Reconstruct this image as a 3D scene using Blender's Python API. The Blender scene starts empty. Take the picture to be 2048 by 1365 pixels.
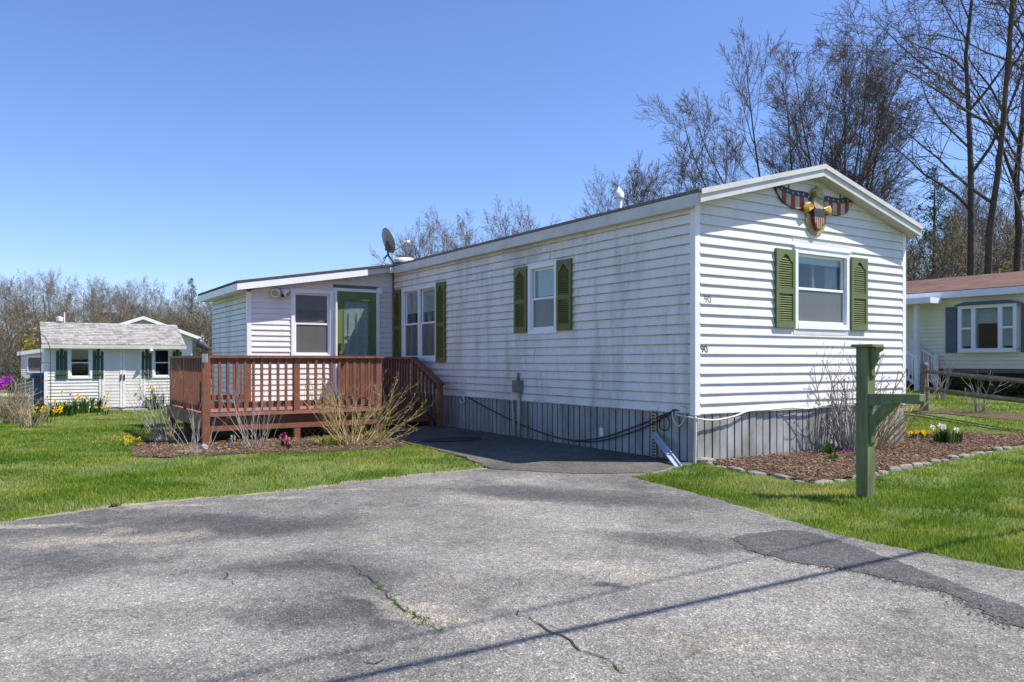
import bpy, math, random
import numpy as np
from mathutils import Vector, Matrix

sc = bpy.context.scene
COL = sc.collection
R = math.radians

# ------------------------------------------------------------------ camera
EYE = 1.18
F = 1570.0          # focal length in photo pixels (2048 wide)
HOR = 723.0         # horizon row
cam_d = bpy.data.cameras.new('camera')
cam_d.sensor_width = 36.0
cam_d.lens = F / 2048 * 36.0
cam_d.shift_y = (HOR - 682.5) / 2048
cam_d.clip_start = 0.05
cam_d.clip_end = 2000
cam = bpy.data.objects.new('camera', cam_d)
cam.location = (0, 0, EYE)
cam.rotation_euler = (R(90), 0, 0)
COL.objects.link(cam)
sc.camera = cam

# ------------------------------------------------------------------ sky and sun
SUN_EL, SUN_AZ = R(56), R(94)      # azimuth measured from +Y clockwise (towards +X)
w = bpy.data.worlds.new('World'); sc.world = w; w.use_nodes = True
nt = w.node_tree
bg = nt.nodes['Background']
sky = nt.nodes.new('ShaderNodeTexSky')
sky.sky_type = 'NISHITA'
sky.sun_disc = False
sky.sun_elevation = SUN_EL
sky.sun_rotation = SUN_AZ
sky.altitude = 0
sky.air_density = 1.0
sky.dust_density = 0.15
sky.ozone_density = 3.0
tint = nt.nodes.new('ShaderNodeMix'); tint.data_type = 'RGBA'; tint.blend_type = 'MULTIPLY'
tint.inputs[0].default_value = 1.0
tint.inputs[7].default_value = (0.88, 0.96, 1.25, 1)      # the whole sky a little more violet-blue
nt.links.new(sky.outputs[0], tint.inputs[6])
nt.links.new(tint.outputs[2], bg.inputs[0])
bg.inputs[1].default_value = 0.10
sd = bpy.data.lights.new('sun', 'SUN')
sd.energy = 5.0
sd.angle = R(0.5)
sd.color = (1.0, 0.935, 0.83)
sun = bpy.data.objects.new('sun', sd)
sv = Vector((math.sin(SUN_AZ)*math.cos(SUN_EL), math.cos(SUN_AZ)*math.cos(SUN_EL), math.sin(SUN_EL)))
sun.rotation_euler = (-sv).to_track_quat('-Z', 'Y').to_euler()
sun.location = sv * 50
COL.objects.link(sun)
vs = sc.view_settings
vs.view_transform = 'Standard'
vs.look = 'None'
vs.exposure = 0.66
vs.gamma = 1.0
vs.use_curve_mapping = False

# ------------------------------------------------------------------ frames and terrain
ANG = R(32.9)
CX, CY = 2.10, 9.0
GR = Vector((math.cos(ANG), math.sin(ANG), 0))     # along the gable, to the right and away
LG = Vector((-math.sin(ANG), math.cos(ANG), 0))    # along the long wall, to the left and away

def sst(a, b, x):
    t = min(1, max(0, (x-a)/(b-a))); return t*t*(3-2*t)

def terrain(x, y):
    return -0.35*sst(12, 21, y)*sst(4, 8, -x) + 0.45*sst(12, 20, y)*sst(6, 9, x)

def terrain_np(x, y):
    def s(a, b, q):
        t = np.clip((q-a)/(b-a), 0, 1); return t*t*(3-2*t)
    return -0.35*s(12, 21, y)*s(4, 8, -x) + 0.45*s(12, 20, y)*s(6, 9, x)

def gp(px, py):
    """ground point seen at a photo pixel"""
    y = F*EYE/max(py-HOR, 1.0)
    for _ in range(30):
        x = (px-1024)/F*y
        y = 0.5*y + 0.5*F*(EYE-terrain(x, y))/max(py-HOR, 1.0)
    x = (px-1024)/F*y
    return Vector((x, y, terrain(x, y)))

def uv2w(u, v):
    return Vector((CX, CY, 0)) + GR*u + LG*v

# ------------------------------------------------------------------ materials
def new_mat(name):
    m = bpy.data.materials.new(name); m.use_nodes = True
    n = m.node_tree.nodes; l = m.node_tree.links
    return m, n, l, n['Principled BSDF']

def ramp(n, stops):
    r = n.new('ShaderNodeValToRGB')
    cr = r.color_ramp
    while len(cr.elements) < len(stops): cr.elements.new(0.5)
    for e, (p, c) in zip(cr.elements, stops):
        e.position = p
        e.color = (c[0], c[1], c[2], 1) if hasattr(c, '__len__') else (c, c, c, 1)
    return r

def noise(n, l, scale, detail=4, rough=0.6, vec=None, stretch=None, obj=False):
    t = n.new('ShaderNodeTexNoise')
    t.inputs['Scale'].default_value = scale
    t.inputs['Detail'].default_value = detail
    t.inputs['Roughness'].default_value = rough
    if vec is None:
        if obj:
            vec = n.new('ShaderNodeTexCoord').outputs['Object']
        else:
            vec = n.new('ShaderNodeNewGeometry').outputs['Position']
    if stretch:
        mp = n.new('ShaderNodeMapping')
        mp.inputs['Scale'].default_value = stretch
        l.new(vec, mp.inputs['Vector']); vec = mp.outputs['Vector']
    l.new(vec, t.inputs['Vector'])
    return t

def mixc(n, l, fac, a, b, mode='MIX'):
    m = n.new('ShaderNodeMix'); m.data_type = 'RGBA'; m.blend_type = mode
    for s, v in ((m.inputs[0], fac), (m.inputs[6], a), (m.inputs[7], b)):
        if hasattr(v, 'type') and hasattr(v, 'links'): l.new(v, s)
        elif hasattr(v, '__len__'): s.default_value = (v[0], v[1], v[2], 1)
        else: s.default_value = v
    return m.outputs[2]

def simple(name, c, rough=0.6, var=0.12, scale=6, bump=0.0, bscale=60, metal=0.0, c2=None, stretch=None, spec=0.5):
    """base colour with soft tonal variation and fine relief"""
    m, n, l, p = new_mat(name)
    t = noise(n, l, scale, 5, 0.65, stretch=stretch)
    d = c2 if c2 else tuple(x*(1-2*var) for x in c)
    b = tuple(min(1, x*(1+var)) for x in c)
    r = ramp(n, [(0.3, d), (0.7, b)])
    l.new(t.outputs[0], r.inputs[0])
    l.new(r.outputs[0], p.inputs['Base Color'])
    p.inputs['Roughness'].default_value = rough
    p.inputs['Metallic'].default_value = metal
    p.inputs['Specular IOR Level'].default_value = spec
    if bump:
        t2 = noise(n, l, bscale, 3, 0.6, stretch=stretch)
        bp = n.new('ShaderNodeBump'); bp.inputs['Strength'].default_value = bump
        bp.inputs['Distance'].default_value = 0.01
        l.new(t2.outputs[0], bp.inputs['Height']); l.new(bp.outputs[0], p.inputs['Normal'])
    return m

def siding_mat(name, c, stain=0.0, stain_c=(0.25, 0.24, 0.2), tint=None):
    m, n, l, p = new_mat(name)
    t = noise(n, l, 1.3, 6, 0.65)
    r = ramp(n, [(0.35, tuple(x*0.93 for x in c)), (0.65, c)])
    l.new(t.outputs[0], r.inputs[0])
    col = r.outputs[0]
    # vertical run-off streaks and blotchy mildew
    t2 = noise(n, l, 1.0, 7, 0.7, stretch=(2.6, 2.6, 0.55))
    r2 = ramp(n, [(0.46, 0.0), (0.72, 1.0)])
    l.new(t2.outputs[0], r2.inputs[0])
    mu = n.new('ShaderNodeMath'); mu.operation = 'MULTIPLY'; mu.inputs[1].default_value = stain
    l.new(r2.outputs[0], mu.inputs[0])
    col = mixc(n, l, mu.outputs[0], col, stain_c)
    t4 = noise(n, l, 14, 5, 0.75, stretch=(1, 1, 0.7))
    r4 = ramp(n, [(0.56, 0.0), (0.75, 1.0)])
    l.new(t4.outputs[0], r4.inputs[0])
    mu4 = n.new('ShaderNodeMath'); mu4.operation = 'MULTIPLY'; mu4.inputs[1].default_value = stain*0.55
    l.new(r4.outputs[0], mu4.inputs[0])
    col = mixc(n, l, mu4.outputs[0], col, stain_c)
    l.new(col, p.inputs['Base Color'])
    p.inputs['Roughness'].default_value = 0.45
    t3 = noise(n, l, 5, 3, 0.5, stretch=(1, 1, 6))
    bp = n.new('ShaderNodeBump'); bp.inputs['Strength'].default_value = 0.12; bp.inputs['Distance'].default_value = 0.02
    l.new(t3.outputs[0], bp.inputs['Height']); l.new(bp.outputs[0], p.inputs['Normal'])
    return m

def glass_mat(name, tint=(0.75, 0.8, 0.8), screen=0.0):
    """thin window glass: mirror by angle, the rest passes through"""
    m, n, l, p = new_mat(name)
    n.remove(p)
    out = n['Material Output']
    gl = n.new('ShaderNodeBsdfGlossy'); gl.inputs['Roughness'].default_value = 0.03
    gl.inputs['Color'].default_value = (0.9, 0.93, 0.95, 1)
    tr = n.new('ShaderNodeBsdfTransparent'); tr.inputs['Color'].default_value = (*tint, 1)
    fr = n.new('ShaderNodeFresnel')
    bf = n.new('ShaderNodeMapRange'); bf.inputs['To Min'].default_value = 1.5; bf.inputs['To Max'].default_value = 1/1.5
    l.new(n.new('ShaderNodeNewGeometry').outputs['Backfacing'], bf.inputs['Value']); l.new(bf.outputs[0], fr.inputs['IOR'])
    ad = n.new('ShaderNodeMath'); ad.operation = 'MULTIPLY'; ad.inputs[1].default_value = 1.0
    l.new(fr.outputs[0], ad.inputs[0])
    mx = n.new('ShaderNodeMixShader')
    l.new(ad.outputs[0], mx.inputs[0]); l.new(tr.outputs[0], mx.inputs[1]); l.new(gl.outputs[0], mx.inputs[2])
    last = mx.outputs[0]
    if screen:
        df = n.new('ShaderNodeBsdfDiffuse'); df.inputs['Color'].default_value = (0.40, 0.40, 0.39, 1)
        m2 = n.new('ShaderNodeMixShader'); m2.inputs[0].default_value = screen
        l.new(last, m2.inputs[1]); l.new(df.outputs[0], m2.inputs[2]); last = m2.outputs[0]
    l.new(last, out.inputs[0])
    return m

def leafy(name, c, c2=None, trans=0.35):
    """thin leaf or petal: attribute 'tone' varies it leaf by leaf"""
    m, n, l, p = new_mat(name)
    n.remove(p)
    at = n.new('ShaderNodeAttribute'); at.attribute_name = 'tone'
    c2 = c2 or tuple(x*0.55 for x in c)
    r = ramp(n, [(0.0, c2), (1.0, c)])
    l.new(at.outputs['Fac'], r.inputs[0])
    df = n.new('ShaderNodeBsdfDiffuse'); tl = n.new('ShaderNodeBsdfTranslucent')
    l.new(r.outputs[0], df.inputs[0]); l.new(r.outputs[0], tl.inputs[0])
    mx = n.new('ShaderNodeMixShader'); mx.inputs[0].default_value = trans
    l.new(df.outputs[0], mx.inputs[1]); l.new(tl.outputs[0], mx.inputs[2])
    l.new(mx.outputs[0], n['Material Output'].inputs[0])
    return m

M = {}
M['siding'] = siding_mat('siding_white', (0.73, 0.712, 0.68), 0.20)
M['siding_dirty'] = siding_mat('siding_weathered', (0.82, 0.78, 0.74), 0.75, (0.36, 0.32, 0.26))
M['siding_algae'] = siding_mat('siding_algae', (0.72, 0.715, 0.715), 0.62, (0.19, 0.20, 0.165))
M['lip'] = simple('siding_lip_grime', (0.46, 0.41, 0.34), 0.8, 0.3, 5)
M['lip_clean'] = simple('siding_lip', (0.5, 0.48, 0.45), 0.8, 0.15, 9)
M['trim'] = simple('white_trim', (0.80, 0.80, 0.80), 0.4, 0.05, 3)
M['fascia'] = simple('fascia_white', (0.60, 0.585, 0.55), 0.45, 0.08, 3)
M['vinyl'] = simple('window_vinyl', (0.82, 0.84, 0.86), 0.35, 0.03, 4)
M['shutter'] = simple('shutter_green', (0.125, 0.160, 0.050), 0.45, 0.10, 7)
M['shutter2'] = simple('shutter_olive', (0.125, 0.135, 0.025), 0.5, 0.10, 7)
M['doorgreen'] = simple('door_green', (0.115, 0.17, 0.05), 0.4, 0.07, 5)
M['postgreen'] = simple('post_green', (0.15, 0.185, 0.075), 0.65, 0.22, 14, 0.5, 60, stretch=(1, 1, 0.12))
M['skirt'] = simple('skirting_metal', (0.36, 0.37, 0.38), 0.5, 0.16, 3, 0.15, 8, stretch=(1, 1, 0.5), c2=(0.19, 0.18, 0.145))
M['skirt_groove'] = simple('skirting_groove', (0.10, 0.10, 0.10), 0.7, 0.1)
M['roofing'] = simple('roofing_dark', (0.075, 0.07, 0.068), 0.9, 0.25, 30, 0.5, 120)
M['roofmetal'] = simple('roof_edge', (0.14, 0.12, 0.10), 0.55, 0.2, 8)
M['glass'] = glass_mat('window_glass')
M['screen'] = glass_mat('screened_glass', (0.58, 0.60, 0.60), 0.25)
M['shade'] = simple('window_shade', (0.86, 0.86, 0.85), 0.8, 0.06, 10)
M['curtain'] = simple('curtain_cloth', (0.42, 0.44, 0.44), 0.9, 0.12, 12)
M['lace'] = simple('lace', (0.85, 0.85, 0.82), 0.9, 0.1, 45, c2=(0.50, 0.50, 0.48))
M['interior'] = simple('interior_wall', (0.20, 0.17, 0.14), 0.9, 0.1, 2)
M['deck'] = simple('deck_stain', (0.21, 0.082, 0.043), 0.6, 0.16, 8, 0.3, 30, stretch=(1, 1, 1))
M['deckfloor'] = simple('deck_floor_stain', (0.30, 0.12, 0.085), 0.65, 0.18, 5, 0.3, 40)
M['black'] = simple('black_plastic', (0.02, 0.02, 0.02), 0.5, 0.1)
M['darkmetal'] = simple('dark_metal', (0.10, 0.10, 0.11), 0.45, 0.1, 6, metal=0.3)
M['greymetal'] = simple('grey_metal', (0.34, 0.34, 0.35), 0.5, 0.15, 10, metal=0.2)
M['greybox'] = simple('meter_box_grey', (0.20, 0.20, 0.20), 0.6, 0.15, 10)
M['conduit'] = simple('conduit_paint', (0.42, 0.46, 0.40), 0.6, 0.15, 10)
M['aluminium'] = simple('aluminium_strip', (0.52, 0.58, 0.66), 0.4, 0.12, 10, metal=0.3)
M['red'] = simple('faded_red', (0.26, 0.022, 0.022), 0.6, 0.2, 25)
M['cream'] = simple('aged_cream', (0.45, 0.38, 0.23), 0.6, 0.14, 18)
M['navy'] = simple('faded_navy', (0.028, 0.042, 0.06), 0.6, 0.2, 25)
M['gold'] = simple('yellow_gold', (0.62, 0.37, 0.03), 0.5, 0.25, 25)
M['tan'] = simple('tan_paint', (0.42, 0.34, 0.15), 0.6, 0.2, 20)
M['star'] = simple('star_white', (0.55, 0.58, 0.55), 0.6, 0.05)
M['bulb'] = simple('lamp_lens', (0.30, 0.32, 0.33), 0.12, 0.1, 20, spec=0.8)
M['shingle'] = simple('light_shingle', (0.37, 0.36, 0.345), 0.9, 0.2, 9, 0.4, 80)
M['shingle2'] = simple('light_shingle_b', (0.27, 0.262, 0.25), 0.9, 0.2, 9, 0.4, 80)
M['redroof'] = simple('brown_red_roof', (0.135, 0.07, 0.054), 0.9, 0.2, 2, 0.3, 50)
M['yellowsiding'] = siding_mat('cream_siding', (0.82, 0.77, 0.58), 0.1)
M['bluegrey'] = simple('blue_grey_shutter', (0.11, 0.13, 0.17), 0.6, 0.1)
M['porch'] = simple('porch_white', (0.78, 0.80, 0.83), 0.45, 0.04)
M['fencewood'] = simple('weathered_rail', (0.22, 0.20, 0.165), 0.9, 0.3, 14, 0.5, 40)
M['rock'] = simple('edging_stone', (0.23, 0.215, 0.19), 0.9, 0.25, 8, 0.5, 30)
M['rockgrey'] = simple('grey_rock', (0.36, 0.36, 0.37), 0.9, 0.25, 8, 0.5, 30)
M['cable'] = simple('black_cable', (0.03, 0.03, 0.03), 0.6, 0.1)
M['whitecable'] = simple('white_cable', (0.62, 0.60, 0.54), 0.6, 0.1)
M['brick'] = simple('brick', (0.30, 0.14, 0.10), 0.9, 0.2, 8)
M['bark'] = simple('bark_grey', (0.09, 0.072, 0.06), 0.95, 0.25, 6, 0.5, 20)
M['twig'] = simple('twig_brown', (0.15, 0.11, 0.085), 0.95, 0.2, 3)
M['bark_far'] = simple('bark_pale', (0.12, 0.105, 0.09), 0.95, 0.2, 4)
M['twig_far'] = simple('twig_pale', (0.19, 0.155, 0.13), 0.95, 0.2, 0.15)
M['budred'] = leafy('red_buds', (0.22, 0.075, 0.045), (0.12, 0.06, 0.045), 0.3)
M['budgreen'] = leafy('pale_green_buds', (0.28, 0.26, 0.11), (0.17, 0.14, 0.075), 0.4)
M['pine'] = leafy('pine_needles', (0.07, 0.10, 0.035), (0.03, 0.05, 0.018), 0.25)
M['greystem'] = simple('grey_stem', (0.36, 0.335, 0.30), 0.9, 0.2, 12)
M['tanstem'] = simple('tan_stem', (0.44, 0.33, 0.17), 0.9, 0.25, 12)
M['brownstem'] = simple('brown_stem', (0.20, 0.15, 0.11), 0.9, 0.25, 12)
M['leafyoung'] = leafy('young_leaf', (0.36, 0.40, 0.07), (0.22, 0.26, 0.05), 0.45)
M['leafdark'] = leafy('bulb_leaf', (0.08, 0.16, 0.035), (0.035, 0.08, 0.02), 0.35)
M['hedge'] = leafy('hedge_leaf', (0.075, 0.10, 0.03), (0.03, 0.045, 0.015), 0.3)
M['yellowflower'] = leafy('yellow_petal', (0.85, 0.62, 0.02), (0.70, 0.42, 0.01), 0.3)
M['pinkflower'] = leafy('pink_petal', (0.75, 0.13, 0.33), (0.55, 0.07, 0.22), 0.3)
M['palepink'] = leafy('pale_pink_petal', (0.75, 0.35, 0.50), (0.60, 0.22, 0.38), 0.3)
M['whiteflower'] = leafy('white_petal', (0.82, 0.82, 0.76), (0.70, 0.70, 0.55), 0.3)
M['blueflower'] = leafy('violet_petal', (0.28, 0.22, 0.65), (0.18, 0.12, 0.45), 0.3)
M['magenta'] = leafy('magenta_petal', (0.55, 0.07, 0.60), (0.35, 0.04, 0.40), 0.3)
M['forsyth'] = leafy('forsythia_bloom', (0.50, 0.40, 0.05), (0.22, 0.18, 0.06), 0.3)
M['drystem'] = simple('dry_stem', (0.34, 0.27, 0.18), 0.9, 0.2, 12)
M['rust'] = simple('rusty_tube', (0.11, 0.055, 0.035), 0.8, 0.2, 12)
M['blueplastic'] = simple('blue_plastic', (0.05, 0.09, 0.20), 0.45, 0.1)
M['mat'] = simple('rubber_mat', (0.028, 0.034, 0.024), 0.95, 0.2, 40, 0.5, 200)
M['concrete'] = simple('concrete', (0.36, 0.36, 0.35), 0.9, 0.15, 6, 0.3, 60)

def grass_mat():
    m, n, l, p = new_mat('grass_blade')
    n.remove(p)
    at = n.new('ShaderNodeAttribute'); at.attribute_name = 'tone'
    r = ramp(n, [(0.0, (0.10, 0.19, 0.022)), (0.5, (0.205, 0.315, 0.04)), (0.82, (0.35, 0.40, 0.08)), (1.0, (0.56, 0.48, 0.26))])
    l.new(at.outputs['Fac'], r.inputs[0])
    t = noise(n, l, 0.9, 4, 0.6)
    r2 = ramp(n, [(0.33, (0.58, 0.70, 0.62)), (0.5, (0.9, 0.95, 0.9)), (0.7, (1.35, 1.12, 1.0))])
    l.new(t.outputs[0], r2.inputs[0])
    col = mixc(n, l, 1.0, r.outputs[0], r2.outputs[0], 'MULTIPLY')
    df = n.new('ShaderNodeBsdfDiffuse'); tl = n.new('ShaderNodeBsdfTranslucent')
    l.new(col, df.inputs[0]); l.new(col, tl.inputs[0])
    mx = n.new('ShaderNodeMixShader'); mx.inputs[0].default_value = 0.45
    l.new(df.outputs[0], mx.inputs[1]); l.new(tl.outputs[0], mx.inputs[2])
    l.new(mx.outputs[0], n['Material Output'].inputs[0])
    return m
M['grass'] = grass_mat()

def lawn_mat():
    m, n, l, p = new_mat('lawn_soil_and_turf')
    t = noise(n, l, 1.1, 6, 0.65)
    r = ramp(n, [(0.30, (0.075, 0.115, 0.018)), (0.55, (0.13, 0.175, 0.03)), (0.72, (0.19, 0.20, 0.05)), (0.85, (0.30, 0.24, 0.12))])
    l.new(t.outputs[0], r.inputs[0])
    t2 = noise(n, l, 45, 4, 0.7)
    r2 = ramp(n, [(0.3, 0.55), (0.7, 1.25)])
    l.new(t2.outputs[0], r2.inputs[0])
    col = mixc(n, l, 1.0, r.outputs[0], r2.outputs[0], 'MULTIPLY')
    l.new(col, p.inputs['Base Color'])
    p.inputs['Roughness'].default_value = 0.95
    bp = n.new('ShaderNodeBump'); bp.inputs['Strength'].default_value = 0.7; bp.inputs['Distance'].default_value = 0.03
    l.new(t2.outputs[0], bp.inputs['Height']); l.new(bp.outputs[0], p.inputs['Normal'])
    return m
M['lawn'] = lawn_mat()

def asphalt_mat(name, base, worn, dark, sand, stains=()):
    m, n, l, p = new_mat(name)
    # broad worn and oily areas
    t = noise(n, l, 0.36, 7, 0.66, stretch=(1.0, 0.7, 1))
    r = ramp(n, [(0.36, dark), (0.48, base), (0.60, worn)])
    l.new(t.outputs[0], r.inputs[0])
    col = r.outputs[0]
    ts = noise(n, l, 1.6, 6, 0.7)
    rs = ramp(n, [(0.56, 0.0), (0.76, 0.85)])
    l.new(ts.outputs[0], rs.inputs[0])
    col = mixc(n, l, rs.outputs[0], col, sand)
    td = noise(n, l, 2.3, 7, 0.75)
    rd = ramp(n, [(0.32, 0.62), (0.45, 1.0)])
    l.new(td.outputs[0], rd.inputs[0])
    col = mixc(n, l, 1.0, col, rd.outputs[0], 'MULTIPLY')
    # oil, tyre and sand marks, each with its own place and ragged outline
    if stains:
        wn = n.new('ShaderNodeTexNoise'); wn.inputs['Scale'].default_value = 1.7; wn.inputs['Detail'].default_value = 6; wn.inputs['Roughness'].default_value = 0.7
        pos = n.new('ShaderNodeNewGeometry').outputs['Position']; l.new(pos, wn.inputs['Vector'])
        su = n.new('ShaderNodeVectorMath'); su.operation = 'SUBTRACT'; su.inputs[1].default_value = (0.5, 0.5, 0.5); l.new(wn.outputs['Color'], su.inputs[0])
        ma = n.new('ShaderNodeVectorMath'); ma.operation = 'MULTIPLY_ADD'; ma.inputs[1].default_value = (0.9, 0.9, 0); l.new(su.outputs[0], ma.inputs[0]); l.new(pos, ma.inputs[2])
        for (sx, sy, rx, ry, rz, cc, st) in stains:
            mp = n.new('ShaderNodeMapping'); mp.vector_type = 'TEXTURE'
            mp.inputs['Location'].default_value = (sx, sy, 0.02); mp.inputs['Rotation'].default_value = (0, 0, rz); mp.inputs['Scale'].default_value = (rx, ry, 1)
            l.new(ma.outputs[0], mp.inputs['Vector'])
            ln = n.new('ShaderNodeVectorMath'); ln.operation = 'LENGTH'; l.new(mp.outputs[0], ln.inputs[0])
            rr = ramp(n, [(0.35, st), (1.0, 0.0)]); l.new(ln.outputs['Value'], rr.inputs[0])
            col = mixc(n, l, rr.outputs[0], col, cc)
    # exposed aggregate
    v = n.new('ShaderNodeTexVoronoi'); v.inputs['Scale'].default_value = 125
    l.new(n.new('ShaderNodeNewGeometry').outputs['Position'], v.inputs['Vector'])
    sep = n.new('ShaderNodeSeparateColor'); l.new(v.outputs['Color'], sep.inputs[0])
    ra = ramp(n, [(0.0, 0.55), (0.45, 0.90), (0.80, 1.12), (0.94, 1.35), (1.0, 2.2)])
    l.new(sep.outputs[0], ra.inputs[0])
    col = mixc(n, l, 1.0, col, ra.outputs[0], 'MULTIPLY')
    tf = noise(n, l, 22, 4, 0.7)
    rf = ramp(n, [(0.3, 0.72), (0.7, 1.25)])
    l.new(tf.outputs[0], rf.inputs[0])
    col = mixc(n, l, 1.0, col, rf.outputs[0], 'MULTIPLY')
    l.new(col, p.inputs['Base Color'])
    p.inputs['Roughness'].default_value = 0.9
    p.inputs['Specular IOR Level'].default_value = 0.3
    bp = n.new('ShaderNodeBump'); bp.inputs['Strength'].default_value = 0.8; bp.inputs['Distance'].default_value = 0.006
    l.new(v.outputs['Distance'], bp.inputs['Height'])
    bp2 = n.new('ShaderNodeBump'); bp2.inputs['Strength'].default_value = 0.5; bp2.inputs['Distance'].default_value = 0.03
    l.new(tf.outputs[0], bp2.inputs['Height']); l.new(bp.outputs[0], bp2.inputs['Normal'])
    l.new(bp2.outputs[0], p.inputs['Normal'])
    return m
STAINS = [(-1.76, 5.50, 1.0, 0.45, 0.3, (0.070, 0.070, 0.073), 0.98),
          (-1.20, 4.34, 0.75, 0.55, 0.2, (0.070, 0.070, 0.073), 0.91),
          (-2.21, 5.75, 0.7, 0.25, 0.1, (0.070, 0.070, 0.073), 0.91),
          (-0.85, 3.58, 0.6, 0.3, -0.3, (0.070, 0.070, 0.073), 0.78),
          (-0.76, 3.69, 0.35, 0.07, -0.9, (0.070, 0.070, 0.073), 1.00),
          (0.66, 6.69, 1.6, 0.5, -0.35, (0.070, 0.070, 0.073), 0.85),
          (-0.06, 7.07, 0.9, 0.5, -0.5, (0.070, 0.070, 0.073), 0.72),
          (1.14, 5.05, 0.8, 0.3, -0.4, (0.070, 0.070, 0.073), 0.78),
          (-2.62, 4.55, 1.0, 0.3, 0.1, (0.070, 0.070, 0.073), 0.59),
          (-2.69, 5.12, 0.9, 0.22, 0.25, (0.35, 0.31, 0.25), 0.58),
          (-0.38, 3.62, 0.45, 0.16, -0.5, (0.35, 0.31, 0.25), 0.66),
          (0.53, 4.34, 0.5, 0.22, -0.5, (0.35, 0.31, 0.25), 0.54),
          (0.49, 4.07, 0.16, 0.05, -0.4, (0.070, 0.070, 0.073), 1.00),
          (-0.10, 6.46, 0.5, 0.12, -0.2, (0.35, 0.31, 0.25), 0.39),
          (-1.75, 3.97, 1.0, 0.4, 0.2, (0.30, 0.29, 0.275), 0.6),
          (-0.07, 4.55, 1.1, 0.4, -0.2, (0.30, 0.29, 0.275), 0.5),
          (-1.58, 3.21, 1.2, 0.3, 0.1, (0.30, 0.29, 0.275), 0.5),
          (1.25, 3.65, 1.0, 0.3, 0.2, (0.30, 0.29, 0.275), 0.5),
          (0.97, 3.21, 0.8, 0.15, 0.1, (0.35, 0.31, 0.25), 0.31),
          (-3.38, 5.50, 0.6, 0.1, 0.2, (0.35, 0.31, 0.25), 0.62),
          (-2.79, 6.32, 0.5, 0.08, 0.1, (0.35, 0.31, 0.25), 0.62),
          (-1.98, 6.69, 0.5, 0.1, 0.1, (0.35, 0.31, 0.25), 0.58),
          (-1.46, 7.07, 0.4, 0.08, 0.1, (0.35, 0.31, 0.25), 0.54)]
M['asphalt'] = asphalt_mat('driveway_asphalt', (0.185, 0.179, 0.168), (0.265, 0.255, 0.236), (0.09, 0.09, 0.092), (0.32, 0.285, 0.23), STAINS)
M['patch'] = asphalt_mat('patch_asphalt', (0.085, 0.085, 0.088), (0.11, 0.11, 0.112), (0.06, 0.06, 0.065), (0.11, 0.105, 0.10))
M['walk'] = asphalt_mat('old_walk', (0.115, 0.106, 0.093), (0.165, 0.155, 0.14), (0.07, 0.063, 0.053), (0.19, 0.172, 0.145))
M['sand'] = simple('sandy_verge', (0.29, 0.24, 0.175), 0.95, 0.25, 5, 0.5, 60)
M['soil'] = simple('garden_soil', (0.085, 0.06, 0.045), 0.95, 0.3, 8, 0.6, 50)
M['cracksoil'] = simple('crack_soil', (0.035, 0.03, 0.025), 0.95, 0.2, 20)
M['mulch'] = simple('bark_mulch', (0.10, 0.055, 0.04), 0.95, 0.35, 12, 0.6, 50)
M['chip'] = leafy('mulch_chip', (0.29, 0.195, 0.145), (0.055, 0.036, 0.029), 0.0)
M['litter'] = leafy('dry_leaf', (0.42, 0.28, 0.16), (0.10, 0.065, 0.045), 0.15)
M['dirtroad'] = simple('pale_road', (0.34, 0.33, 0.31), 0.95, 0.1, 1)

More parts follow.
